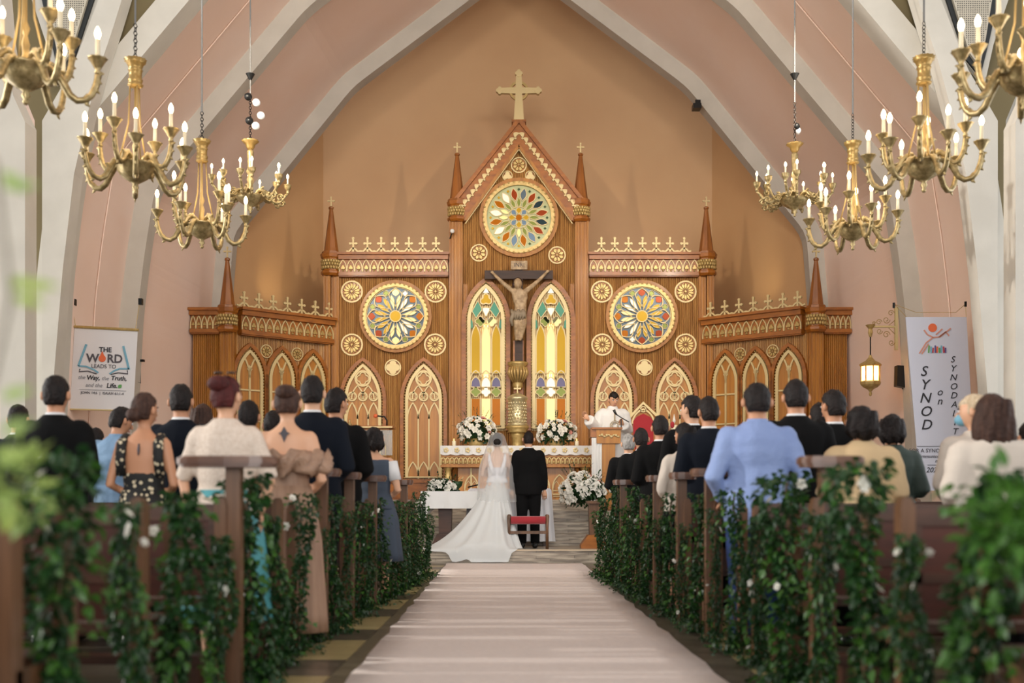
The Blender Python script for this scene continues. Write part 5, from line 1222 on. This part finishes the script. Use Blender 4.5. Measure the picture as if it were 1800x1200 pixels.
    if hair in ('long', 'bob'):
        zl = 1.40 if hair == 'long' else 1.525; lb = MB(); rr = []
        for i in range(9):
            q = i/8; z_ = 1.72-(1.72-zl)*q; w2 = (.08+.024*math.sin(q*2.2)*(1.25 if hair == 'long' else .8))*(1 if q < .8 else 1-.35*(q-.8)/.2); d2 = (.062-.012*q)*(1 if q < .8 else 1-.5*(q-.8)/.2)
            row = []
            for j in range(20):
                a = PI+PI*j/19; row.append(tuple(hp((w2*math.cos(a)*(1+.05*math.sin(j*2.1+seed+i*.8)), -.02+(d2+.045)*math.sin(a)*(1+.1*math.sin(j*1.7+i*.7+seed)), z_-(.022*math.sin(j*1.3+seed)+.012*math.sin(j*3.1) if i > 6 else 0)))))
            for j in range(20):
                a = PI*j/19; row.append(tuple(hp((w2*.9*math.cos(a), -.02+.012*math.sin(a), z_))))
            rr.append(row)
        lb.loft(rr).build('hair_lengths', haircol, ho, True)
    if hair == 'updo':
        MB().ball(hp((0, -.10, 1.60)), .058, .05, .05, 12, 9).build('bun', haircol, ho, True)
    if hair == 'bun':
        MB().ball(hp((0, -.075, 1.71)), .065, .06, .05, 12, 9).build('bun', haircol, ho, True)
    # ---- clothes
    infl = {'suit': .022, 'shirt': .02, 'dress': .008, 'blouse': .02, 'jacket': .028, 'robe': .05}.get(outfit, .02)
    cb_ = MB(); ztop = {'suit': 1.475, 'shirt': 1.485, 'blouse': 1.47, 'jacket': 1.475, 'dress': 1.34, 'robe': 1.49}[outfit]
    if extra and 'ztop' in extra: ztop = extra['ztop']
    zbot = {'suit': .80, 'shirt': .84, 'blouse': .93, 'jacket': .88, 'dress': .95, 'robe': .8}[outfit]
    rg = [(z_, w2+infl*(1.0 if z_ < 1.42 else .9), d2+infl*.9, cy) for (z_, w2, d2, cy) in rings if z_ <= ztop+.005 and z_ >= zbot-.05]
    if outfit in ('suit', 'jacket') and not wom: rg = [(z_, w2+(.012 if z_ in (1.38, 1.43) else 0)+(.012 if z_ < 1.15 else 0), d2, cy) for (z_, w2, d2, cy) in rg]
    if outfit in ('suit',): rg = [(.80, .2, .15, -.01)]+rg[1:] if rg[0][0] < .9 else rg
    if outfit == 'shirt': rg = [(.78, .19, .14, -.01), (.86, .2, .15, -.01)]+rg[1:]
    if outfit in ('suit', 'shirt', 'jacket', 'blouse', 'robe') and not (extra and 'ztop' in extra): rg = [r_ for r_ in rg if r_[0] < 1.48]+[(1.485, .094 if not wom else .078, .084 if not wom else .07, -.006), (1.508, .08 if not wom else .066, .074 if not wom else .06, -.004)]
    cb_.loft(tor(rg))
    sl = (extra or {}).get('sleeve', {'suit': .97, 'shirt': .97, 'blouse': .62, 'jacket': .95, 'dress': 0, 'robe': .97}[outfit])
    for s in (-1, 1):
        A = arms[s]; k = .85 if wom else 1
        if sl > 0:
            fl = .05 if outfit == 'robe' else infl
            pts = [A[0], A[0]*.5+A[1]*.5, A[1]]; rs = [.052*k+infl, .047*k+infl, .041*k+infl]
            if sl > .5:
                q = (sl-.5)*2; e = A[1]+(A[2]-A[1])*q; pts += [A[1]*.5+e*.5, e]; rs += [.037*k+infl*.9+(.015 if outfit == 'robe' else 0), .03*k+infl*.7+(.035 if outfit == 'robe' else 0)]
            cb_.ball(A[0]+Vector((-s*.012, 0, -.002)), .064*k+infl*.7, .062*k+infl*.6, .062*k+infl*.6, 12, 8); cb_.tube(pts, rs, 12)
    nm = {'suit': 'suit_jacket', 'shirt': 'shirt', 'blouse': 'blouse', 'jacket': 'jacket', 'dress': 'bodice', 'robe': 'vestment'}[outfit]
    jk = remesh(cb_, nm, col, t, .016, 4, None, folds(.008 if outfit in ('suit', 'dress') else .012 if outfit == 'jacket' else .018, seed=seed))
    if outfit in ('suit', 'shirt') and collar:
        MB().lathe([(.064, 1.478), (.068, 1.5), (.06, 1.522), (.05, 1.522)], (0, -.004, 0), 16, 1, .95).build('collar', collar if outfit == 'suit' else col, jk, True)
        if outfit == 'suit': MB().lathe([(.095, 1.455), (.082, 1.485), (.068, 1.503), (.06, 1.49)], (0, -.006, 0), 16, 1, .86).build('lapel_collar', col, jk, True)
    if low: return t
    if outfit in ('suit', 'shirt', 'jacket') and not (wom and trous not in ('jeans', 'black_suit')):
        tb_ = MB(); tb_.loft(tor([(.78, .165, .12, -.01), (.88, .178, .13, -.01), (.98, .17, .125, -.01)]))
        for s in (-1, 1): tb_.tube([(s*.085, -.005, .88), (s*.096, .005, .66), (s*.097, .01, .46), (s*.097, 0, .28), (s*.097, -.01, .07)], [.112, .094, .078, .074, .07], 12)
        remesh(tb_, 'trousers', trous, t, .018, 4)
    elif outfit == 'robe':
        rb = MB(); rows = []
        for i in range(8):
            q = i/7; z_ = 1.0-(1.0-.03)*q; rows.append([((.22+.12*q+.02*q*math.sin(6*a))*math.cos(a), (.16+.1*q+.02*q*math.sin(7*a))*math.sin(a), z_) for a in [2*PI*j/40 for j in range(40)]])
        rb.loft(rows).build('alb_skirt', col, t, True)
    else:
        rb = MB(); rows = []; hem = (extra or {}).get('hem', .45)
        for i in range(9):
            q = i/8; z_ = 1.08-(1.08-hem)*q; w2 = .15+.05*min(1, q*3)+.06*q
            rows.append([((w2+.014*q*math.sin(9*a+seed))*math.cos(a), (.115+.06*q+.03*min(1, q*2)+.014*q*math.sin(8*a))*math.sin(a)-.01, z_) for a in [2*PI*j/44 for j in range(44)]])
        rb.loft(rows).build('skirt', trous, t, True)
    for s in (-1, 1):
        MB().loft([[(s*.097+ww*math.cos(a), yy_, max(.0, .045+hh*math.sin(a))) for a in [2*PI*j/10 for j in range(10)]] for (yy_, ww, hh) in ((-.085, .03, .04), (-.03, .045, .05), (.08, .05, .045), (.17, .048, .035), (.215, .02, .02))]).build('shoe', shoe, t, True)
    return t
# ---- left pews
person('man in dark suit, broad back, standing before the white banner on the left', 98, 7.22, 660, col='dark_suit', seed=1)
person('man in dark jacket at the far left picture edge', 32, 9.33, 711, col='navy_suit', seed=2, skin='skin_light')
person('man in pale blue shirt with bowed head turned right', 205, 9.33, 713, outfit='shirt', col='light_blue_shirt', trous='jeans', seed=3, face=-.7, nod=-.25, skin='skin')
p = person('woman in low-backed black floral dress with dark hair pinned up', 253, 7.2, 689, outfit='dress', col='black_floral', trous='black_floral', wom=True, hair='updo', haircol='hair_brown', skin='skin', seed=4, face=-.4, extra={'ztop': 1.21, 'hem': .25})
for s in (-1, 1): MB().tube([(s*.135, -.075, 1.18), (s*.13, -.105, 1.3), (s*.125, -.085, 1.41), (s*.12, -.01, 1.462), (s*.115, .08, 1.4), (s*.11, .11, 1.25)], [.035, .036, .036, .034, .03, .03], 8, .5).build('shoulder_strap', 'black_floral', p, True)
MB().tube([(0, -.108, 1.40), (0, -.116, 1.36), (0, -.12, 1.32)], [.006, .01, .004], 6).build('back_tattoo', 'ink_dk', p, True)
person('man in dark navy suit with ears lit, left of the reredos pier', 318, 8.27, 675, col='navy_suit', seed=5, skin='skin')
person('woman with long straight dark hair, half hidden behind the beige blouse', 356, 9.33, 709, outfit='blouse', col='slate_vest', trous='slate_vest', wom=True, hair='long', haircol='hair_brown', seed=6)
p = person('red-haired woman in beige lace blouse with sunglasses pushed up on her head', 397, 6.15, 660, outfit='blouse', col='beige_lace', trous='teal_skirt', wom=True, hair='bun', haircol='hair_red', skin='skin_light', seed=7, pose='back', face=-.35, extra={'sleeve': .5, 'hem': .3}, wide=1.05)
for s in (-1, 1): MB().lathe([(.026, 0), (.028, .006), (.02, .01)], (s*.036, 0, 0), 12).shift((0, -.02, 1.775)).build('sunglasses', 'sunglass', p, True)
person('man with black hair between the beige blouse and the ruffled dress', 437, 8.27, 704, col='dark_suit', seed=8, skin='skin')
person('dark-haired guest only just visible behind the ruffled dress', 480, 9.33, 722, col='dark_suit', seed=9)
p = person('woman in off-shoulder ruffled taupe dress with back tattoo', 505, 7.18, 676, outfit='dress', col='taupe_satin', trous='taupe_satin', wom=True, hair='bun', haircol='hair_brown', skin='skin_light', seed=10, extra={'ztop': 1.24, 'hem': .1}, wide=1.08)
b = MB(); rows = []
for i in range(7):
    q = i/6; rows.append([((.245+.03*math.sin(q*PI)+.028*math.sin(11*a+i)*(.4+q))*math.cos(a), (.15+.03*math.sin(q*PI)+.034*math.sin(13*a+i*1.5))*math.sin(a)-.01, 1.31-.15*q+.02*math.sin(9*a)+.012*math.sin(17*a+i)) for a in [2*PI*j/66 for j in range(66)]])
b.loft(rows).build('ruffle', 'taupe_satin', p, True)
MB().prism([(0, 1.475), (.018, 1.44), (.035, 1.43), (.018, 1.42), (0, 1.37), (-.018, 1.42), (-.035, 1.43), (-.018, 1.44)], -.112, -.098).build('back_tattoo', 'ink_dk', p)
person('tall man in navy suit with white collar right of the ruffled dress', 549, 8.27, 660, col='navy_suit', seed=11, skin='skin_light')
person('man in black suit turned right at the aisle end of the left pew', 590, 9.33, 682, col='black_suit', seed=12, face=-.6, skin='skin')
p = person('girl with black bob and slate vest near the front left pew', 657, 10.42, 750, outfit='blouse', col='slate_vest', trous='slate_vest', wom=True, hair='bob', seed=13, skin='skin_light', extra={'sleeve': 0, 'hem': .4, 'ztop': 1.45}, wide=1.12)
MB().tube([arm_pts('front', 1, True)[0]+Vector((0.005, 0, .0)), arm_pts('front', 1, True)[0]*.35+arm_pts('front', 1, True)[1]*.65], [.062, .056], 10).build('sleeve', 'white_shirt', p, True)
MB().tube([arm_pts('front', -1, True)[0], arm_pts('front', -1, True)[0]*.35+arm_pts('front', -1, True)[1]*.65], [.06, .056], 10).build('sleeve', 'white_shirt', p, True)
person('dark-haired guest low behind the pale blue shirt', 168, 10.4, 752, col='dark_suit', seed=14)
# ---- right pews
person('grey-haired man in dark suit at the head of the right pews', 1105, 13.7, 762, haircol='hair_grey', col='black_suit', seed=20, skin='skin_light')
person('black-haired man in dark suit behind the grey-haired man', 1127, 12.53, 752, col='dark_suit', seed=21)
person('man in black suit with white collar in front of the red chair', 1161, 11.48, 730, col='black_suit', seed=22)
person('man in black suit with face turned to the altar, in left profile', 1217, 10.42, 695, col='black_suit', seed=23, face=.75, skin='skin_light')
person('man in dark navy suit right of the man in profile', 1246, 9.14, 697, col='navy_suit', seed=24, face=.25)
person('woman with dark hair and pale sleeve between two dark suits', 1203, 9.55, 742, outfit='blouse', col='cream_knit', trous='black_suit', wom=True, hair='bob', seed=34, face=.5, extra={'sleeve': .95})
p = person('man in light blue shirt, sleeves rolled, wearing blue jeans', 1331, 7.2, 673, outfit='shirt', col='blue_shirt', trous='jeans', seed=25, pose='wide', shoe='white_shoe', skin='skin', wide=1.12)
person('tall man in black suit with parted hair right of the blue shirt', 1399, 8.1, 667, col='black_suit', seed=26, skin='skin', wide=1.05)
person('man in black suit seen before the reredos pier on the right', 1466, 8.42, 685, col='dark_suit', seed=27, face=.4, wide=1.05)
person('guest hidden between the two black suits', 1441, 9.35, 708, col='dark_suit', seed=35)
person('woman with dark bob and camel jacket', 1514, 7.18, 712, outfit='jacket', col='beige_jacket', trous='black_suit', wom=True, hair='bob', haircol='hair_black', seed=28, wide=1.25)
person('woman with wavy dark hair in dark green dress', 1568, 8.27, 727, outfit='blouse', col='green_dress', trous='green_dress', wom=True, hair='bob', haircol='hair_black', seed=29, face=-.3, extra={'hem': .4}, wide=1.15)
p = person('woman with shoulder-length brown hair and cream knit top at the right', 1744, 6.15, 691, outfit='jacket', col='cream_knit', trous='black_suit', wom=True, hair='long', haircol='hair_brown', seed=30, wide=1.28)
p = person('older fair-haired woman wearing a face mask beside the brown-haired woman', 1716, 7.2, 692, outfit='jacket', col='cream_knit', trous='black_suit', wom=True, hair='bob', haircol='hair_blond', seed=31, face=.9, skin='skin_light', wide=1.15)
R_m = Matrix.Translation(Vector((0, 0, 1.5))) @ Matrix.Rotation(.9, 4, 'Z') @ Matrix.Translation(Vector((0, 0, -1.5)))
q = R_m @ Vector((0, .085, 1.585)); MB().ball(q, .05, .045, .045, 12, 8).build('face_mask', 'ink_teal', p, True)
person('guest in dark clothes cut by the right picture edge', 1810, 7.2, 742, col='navy_suit', seed=32)
# ---- priest, groom
p = person('priest in white chasuble speaking at the ambo with one hand raised', 1077, 19.42, 688, z0=.92, outfit='robe', col='white_cloth', trous='white_cloth', seed=40, yaw=PI+.1, face=.1, nod=-.3, pose='priest', skin='skin_light', name='priest', wide=1.0)
MB().lathe([(.075, 1.47), (.085, 1.5), (.07, 1.53), (.055, 1.52)], (0, -.005, 0), 16).build('collar', 'white_shirt', p, True)
b = MB()
for r in (.05, .075): b.ribbon(circ(0, 1.2, r, 18), .008, .182, .2, True)
b.ribbon([(0, 1.28), (0, 1.4)], .012, .16, .185); b.build('embroidery', 'pale_gold', p)
p = person('groom in black suit standing at the step beside the bride', 929, 16.95, 757, z0=.2, col='black_suit', seed=41, skin='skin_light', name='groom', pose='hang', hair='crop')
# ---- bride
dB = 16.98; kB = dB/F; bx = (874-900)*kB
t = thing('bride', 'bride in white gown with long train and sheer veil beside the groom', 'person', (bx, dB, .2), 0, None); ORG[t.name] = Vector((0, 0, 0))
H = EYE+(878-757)*kB-.2; s_ = H/1.80; t.scale = (s_, s_, s_)
b = MB(); b.loft(tor(WOM)); b.tube([(0, -.005, 1.44), (0, 0, 1.5), (0, .005, 1.58)], [.05, .045, .045], 12); b.ball((0, .008, 1.635), .075, .095, .118, 14, 10)
ex = MB()
for s in (-1, 1):
    A = arm_pts('bouquet', s, True); b.ball(A[0], .052, .05, .055, 12, 8); b.tube([A[0], (A[0]+A[1])/2, A[1], A[2]], [.044, .04, .034, .024], 10)
    b.tube([(s*.085, 0, .9), (s*.09, .01, .48), (s*.09, 0, .06)], [.09, .055, .035], 10); hand(ex, A[2], Vector((-s*.5, .5, 0)), s, .85); ex.ball((s*.076, 0, 1.63), .012, .018, .028)
ex.tube([(0, .1, 1.645), (0, .118, 1.612), (0, .105, 1.603)], [.008, .014, .009], 6)
body = remesh(b, 'body', 'skin_pale', t, .017, 3, ex)
hb = MB(); hb.ball((0, -.008, 1.655), .084, .1, .118, 16, 12); hb.ball((0, -.1, 1.62), .06, .05, .055, 12, 8); hb.build('hair', 'hair_black', body, True)
bd = MB(); bd.loft(tor([(z_, w2+.012, d2+.012, cy) for (z_, w2, d2, cy) in WOM if 1.0 <= z_ <= 1.2]+[(1.24, .158, .116, .005)])); remesh(bd, 'bodice', 'satin', t, .015, 3)
for s in (-1, 1): MB().tube([(s*.05, -.112, 1.12), (s*.09, -.118, 1.24), (s*.115, -.105, 1.34), (s*.12, -.07, 1.42), (s*.12, 0, 1.452), (s*.11, .08, 1.38)], [.03, .03, .026, .022, .022, .02], 8, .5).build('shoulder_strap', 'satin', t, True)
# skirt with train (local units before scale)
def floor_z(yw): return .2 if yw > 16.42 else .012
NT = 120; NR = 26; vs = []; fs = []
def hem_r(a):
    # a: direction in plan, -90 deg is towards the pews
    ctrl = [(-180, 1.08), (-165, 1.24), (-152, 1.22), (-138, 1.02), (-120, .92), (-100, .86), (-85, .82), (-70, .72), (-50, .55), (-30, .36), (0, .27), (60, .3), (90, .36), (120, .38), (150, .55), (180, 1.08)]
    dg = math.degrees(a)
    for (a0, r0), (a1, r1) in zip(ctrl, ctrl[1:]):
        if a0 <= dg <= a1:
            q = (dg-a0)/(a1-a0); q = q*q*(3-2*q); return r0+(r1-r0)*q
    return .5
for i in range(NR+1):
    q = i/NR
    for j in range(NT):
        a = -PI+2*PI*j/NT; R0 = .125 if abs(math.sin(a)) > .5 else .14; Rh = hem_r(a)/s_
        r = R0+(Rh-R0)*(q**1.15 if Rh > .6 else q**.85)
        fold = (math.sin(a*13+1.5*math.sin(a*3))*.5+math.sin(a*23+2)*.3)*.085*q*(1 if q < .97 else .9)
        r *= 1+fold
        hz = (1-q)**(1.75 if Rh > .6 else 1.25)*.92+.025*q*(1-q)*math.sin(a*17)*4
        X_, Y_ = r*math.cos(a), r*math.sin(a)*1.0
        yw = dB+Y_*s_
        z_ = max(0, hz); zw = z_*s_*1.14
        zw = max(zw, .01); zc0 = zw
        if yw < 16.37:
            over = 16.37-yw; wt = max(0, min(1, 1-(zc0-.04)/.12)); dr = min(over, .186)
            Y_ = (Y_*(1-wt)+wt*(16.358-max(0, over-.186)*.6-dB)/s_); zw = zc0-dr*wt if wt > 0 else zc0
        vs.append((X_, Y_, zw/s_))
for i in range(NR):
    for j in range(NT): fs.append((i*NT+j, (i+1)*NT+j, (i+1)*NT+(j+1) % NT, i*NT+(j+1) % NT))
MB().add(vs, fs).build('skirt', 'tulle', t, True)
# veil
vs = []; fs = []; NV = 46; NL = 26
for i in range(NL+1):
    q = i/NL
    for j in range(NV+1):
        a = PI+PI*(j/NV)*1.0; a = -PI/2+(j/NV-.5)*PI*1.25
        if q < .18: g = q/.18; r = .02+.105*math.sin(g*PI/2); z_ = 1.775-.115*(1-math.cos(g*PI/2))
        else: g = (q-.18)/.82; r = .125+.12*min(1, g*2.2)+.05*g; z_ = 1.66-.95*g
        r *= 1+.05*math.sin(j*1.15)*min(1, q*3); vs.append((r*math.cos(a)*1.02, r*math.sin(a)*.78-.01, z_))
for i in range(NL):
    for j in range(NV): a = i*(NV+1)+j; fs.append((a, a+NV+1, a+NV+2, a+1))
MB().add(vs, fs).build('veil', 'veil_tulle', t, True)
# ============================================================ PEWS
def xe(d, side): return (1.35-.04*(d-7.5)) if side > 0 else -(1.29-.035*(d-7.5))
PD = [2.35, 3.3, 4.35, 5.45, 6.55, 7.6, 8.65, 9.75, 10.8, 11.85, 12.9]
TR = {1: {5.45: .31, 7.6: .3, 8.65: .21, 9.75: .22, 11.85: .25}, -1: {5.45: .49, 7.6: .28, 8.65: .2, 9.75: .27, 11.85: .21}}
def endpost(w_, top, lead=1):
    pts = [(-.0, 0), (w_, 0), (w_, top-.03)]+[(w_/2+w_/2*math.cos(a), top-.03+.03*math.sin(a)) for a in (.5, 1, 1.57, 2.1, 2.6)]+[(0, top-.03)]
    return pts
pew_n = {1: ['head', 'tenth', 'ninth', 'eighth', 'seventh', 'sixth', 'fifth', 'fourth', 'third', 'second', 'first']}
ORD = ['last', 'second-nearest', 'third-nearest', 'fourth-nearest', 'fifth-nearest', 'sixth-nearest', 'seventh-nearest', 'fourth-frontmost', 'third-frontmost', 'second-frontmost', 'frontmost']
for side, sn in ((1, 'right'), (-1, 'left')):
    for i, d in enumerate(PD):
        x = xe(d, side); L_ = 3.5; X0, X1 = sorted((x, x+side*L_))
        t = thing('pew', '%s dark wooden pew from the camera on the %s side of the aisle' % (['nearest', 'second', 'third', 'fourth', 'fifth', 'sixth', 'seventh', 'eighth', 'ninth', 'tenth', 'eleventh'][i], sn), 'pew', (x, d, 0), 0, 'rows of wooden pews', (x, d, 0))
        for (yy_, tp, w_) in ((d, .93, .055), (d+.42, .66 if i > 6 else .9, .05)):
            for xx in (x, x+side*(L_-.06)):
                xa, xb = sorted((xx, xx+side*w_)); b = MB().box(xa, xb, yy_-.035, yy_+.045, 0, tp-.03)
                b.box(xa+.006, xb-.006, yy_-.028, yy_+.038, tp-.03, tp-.008); b.box(xa+.014, xb-.014, yy_-.02, yy_+.03, tp-.008, tp)
                b.build('end_post', 'pew_post', t)
        b = MB().box(x if side > 0 else x-.04, x+.04 if side > 0 else x, d, d+.44, .36, .42); b.build('end_rail', 'pew_post', t)
        MB().box(X0+.02, X1-.02, d-.01, d+.035, .82, .9).build('top_rail', 'pew_wood', t)
        b = MB().box(X0+.04, X1-.04, d+.005, d+.025, .46, .83); bo = b.build('backrest', 'red_panel', t)
        for k_ in range(5):
            xx = X0+.06+(X1-X0-.12)*k_/4; MB().box(xx-.03, xx+.03, d-.006, d+.03, .44, .83).build('stile', 'pew_wood', bo)
        MB().box(X0+.04, X1-.04, d-.006, d+.03, .6, .64).build('rail', 'pew_wood', bo)
        MB().box(X0+.03, X1-.03, d+.02, d+.44, .41, .445).build('seat', 'pew_wood', t)
        MB().box(X0+.05, X1-.05, d-.2, d-.08, .16, .2).build('kneeler', 'pew_wood', t)
        for xx in (x+side*.12, x+side*(L_-.12)): MB().box(xx-.025, xx+.025, d-.19, d+.0, .0, .16).build('kneeler_leg', 'pew_wood', t)
        if d in TR[side]:
            wd = TR[side][d]; ztop = 1.12
            xa = x-side*wd/2+(.1 if d == 5.45 and side > 0 else 0); b = MB()
            pts = []
            for q in range(20):
                a = 2*PI*q/20; pts.append((xa+side*wd/2+wd/2*math.copysign(abs(math.cos(a))**.6, math.cos(a)), d+.03+.11*math.copysign(abs(math.sin(a))**.6, math.sin(a))))
            b.zprism(pts, ztop-.03, ztop); b.zprism([(xa+side*wd/2+(p[0]-xa-side*wd/2)*.94, d+.03+(p[1]-d-.03)*.94) for p in pts], ztop-.045, ztop+.008); b.build('rest_board', 'pew_top', t)
            xp = xa+side*wd*.45; MB().box(xp-.035, xp+.035, d-.005, d+.075, 0, ztop-.04).build('rest_post', 'pew_post', t)
# ============================================================ GARLANDS
def garland_mesh(seed, n, mname, sz=.055, hgt=1.0, rad=.095, sway=.05, spill=.25):
    rr = random.Random(seed); b = MB()
    for i in range(n):
        q = rr.random()
        if rr.random() < .14: # spill on the floor
            a = rr.uniform(0, 2*PI); r = rr.uniform(0, spill); c = Vector((r*math.cos(a), r*math.sin(a), rr.uniform(.01, .09)))
        else:
            z_ = hgt*(1-q)+.02; ra = rad*(.75+.35*math.sin(q*9+seed))*(1.25 if q < .15 else 1); a = rr.uniform(0, 2*PI); r = ra*math.sqrt(rr.uniform(.25, 1))
            c = Vector((sway*math.sin(q*5+seed)+r*math.cos(a), sway*.6*math.cos(q*4+seed*2)+r*math.sin(a)*1.1, z_))
        dv = Vector((math.cos(a)*.8+rr.uniform(-.5, .5), math.sin(a)*.8+rr.uniform(-.5, .5), rr.uniform(-1.1, .35)))
        leafgeo(b, c, dv, Vector((rr.uniform(-.7, .7), rr.uniform(-.7, .7), 1)), sz*rr.uniform(.6, 1.25), sz*rr.uniform(.5, .85))
    return b.mesh('foliage', mname)
GM = {'far': [garland_mesh(i, 950, 'leaf', .042, 1.0, .07, .04, .2) for i in range(4)], 'near': [garland_mesh(10+i, 900, 'leaf', .058, 1.03, .105, .06, .22) for i in range(4)],
      'bright': [garland_mesh(20+i, 240, 'leaf_light', .058, 1.0, .125, .05, .2) for i in range(4)], 'frag': [garland_mesh(30+i, 120, 'leaf_light', .045, 1.0, .1, .035, .18) for i in range(3)]}
vine = MB(); vine.tube([(.02*math.sin(q*2), .02*math.cos(q*1.7), 1.0-q*.1) for q in range(11)], .009, 5); vinem = vine.mesh('vine_stem', 'stem_brown', True)
rg = random.Random(77)
gl = []
for side in (1, -1):
    for i, d in enumerate(PD):
        gl.append((side, d+.2, i, 0))
        if i >= 1: gl.append((side, d+.76, i, 1))
NN = ['nearest', 'second', 'third', 'fourth', 'fifth', 'sixth', 'seventh', 'eighth', 'ninth', 'tenth', 'eleventh']
for n_, (side, d, i, k_) in enumerate(gl):
    x = xe(d, side)-side*.055; near = d < 6.4
    if side > 0: x -= .0
    sn = 'right' if side > 0 else 'left'
    lab = ('leafy green garland hanging over the end of the %s pew on the %s' if not k_ else 'leafy green garland filling the gap past the %s pew on the %s')  % (NN[i], sn)
    t = thing('ivy_garland', lab, 'garland', (x, d, 0), rg.uniform(0, 6), 'green leaf garlands along the aisle')
    ORG[t.name] = Vector((0, 0, 0))
    hs = rg.uniform(.88, 1.05) if not k_ else rg.uniform(.72, .88)
    wx = (.82, .5)[k_] if i < 7 else (.85, .7)[k_]; t.scale = (wx, wx, hs)
    f = link(rg.choice(GM['near' if near else 'far']), 'foliage', t); f['kind'] = 'stuff'
    f = link(rg.choice(GM['bright' if near else 'frag']), 'young_leaves', t); f['kind'] = 'stuff'
    link(vinem, 'vine_stem', t)
    for b_ in range(rg.choice((2, 4, 5)) if near else rg.choice((0, 0, 2))):
        a = rg.uniform(0, 6.28); link(BL[rg.randrange(4)], 'bloom', t, (.11*math.cos(a), .11*math.sin(a), rg.choice((rg.uniform(.8, 1.0), rg.uniform(.05, .9)))), (rg.uniform(-1.2, 1.2), rg.uniform(-1.2, 1.2), 0), rg.uniform(.35, .7))
# big leafy masses close to the camera
def mass(name, label, c, rx, ry, rz, n, m, sz, seed, group='greenery close to the camera', stems=()):
    rr = random.Random(seed); t = thing(name, label, 'plant', (c[0], c[1], c[2]-rz), 0, group); ORG[t.name] = Vector(t.location)
    b = MB()
    for i in range(n):
        v = Vector((rr.gauss(0, 1), rr.gauss(0, 1), rr.gauss(0, 1))).normalized()*rr.uniform(.2, 1); p = Vector((c[0]+v.x*rx, c[1]+v.y*ry, c[2]+v.z*rz))
        leafgeo(b, p, v+Vector((rr.uniform(-.6, .6), rr.uniform(-.6, .6), rr.uniform(-.5, .8))), Vector((rr.uniform(-.6, .6), rr.uniform(-.6, .6), 1)), sz*rr.uniform(.7, 1.3), sz*rr.uniform(.45, .7))
    f = b.build('foliage', m, t); f['kind'] = 'stuff'
    for s in stems: MB().tube(s, .004, 5).build('stem', 'stem_brown', t)
    return t
mass('leafy_shrub', 'blurred yellow-green foliage mass at the left edge, close to the camera', W(25, 850, 2.2), .07, .08, .09, 60, 'leaf_blur', .045, 3)
tb = thing('leafy_branch', 'very blurred grey-green branch crossing the left picture edge', 'plant', W(-30, 760, 1.5), 0, 'greenery close to the camera'); ORG[tb.name] = Vector(tb.location)
st = [W(-60, 860, 1.5), W(-20, 700, 1.5), W(20, 520, 1.5), W(5, 400, 1.5), W(-10, 280, 1.5)]
MB().tube(st, .003, 5).build('stem', 'stem_brown', tb)
lb = MB()
for (px, py, dx, dz) in ((5, 330, 1, .2), (0, 300, .6, -.5), (10, 500, 1, .15), (20, 520, 1, -.25), (0, 700, .8, .3), (40, 505, .8, .1), (0, 760, 1, .4), (-5, 800, 1, .1)):
    leafgeo(lb, W(px, py, 1.5), Vector((dx, .2, dz)), Vector((.1, -1, .3)), .045, .018)
lb.build('leaves', 'leaf_blur', tb)
mass('leafy_shrub', 'blurred green leaf mass filling the lower right picture corner', W(1775, 930, 2.9), .13, .12, .16, 170, 'leaf_light', .06, 5)
# text curves become meshes
dg = bpy.context.evaluated_depsgraph_get(); dg.update()
for o in TEXTS:
    me = bpy.data.meshes.new_from_object(o.evaluated_get(dg)); n_ = link(me, 'lettering_mesh', o.parent, o.location, o.rotation_euler); bpy.data.objects.remove(o); n_.name = 'lettering'
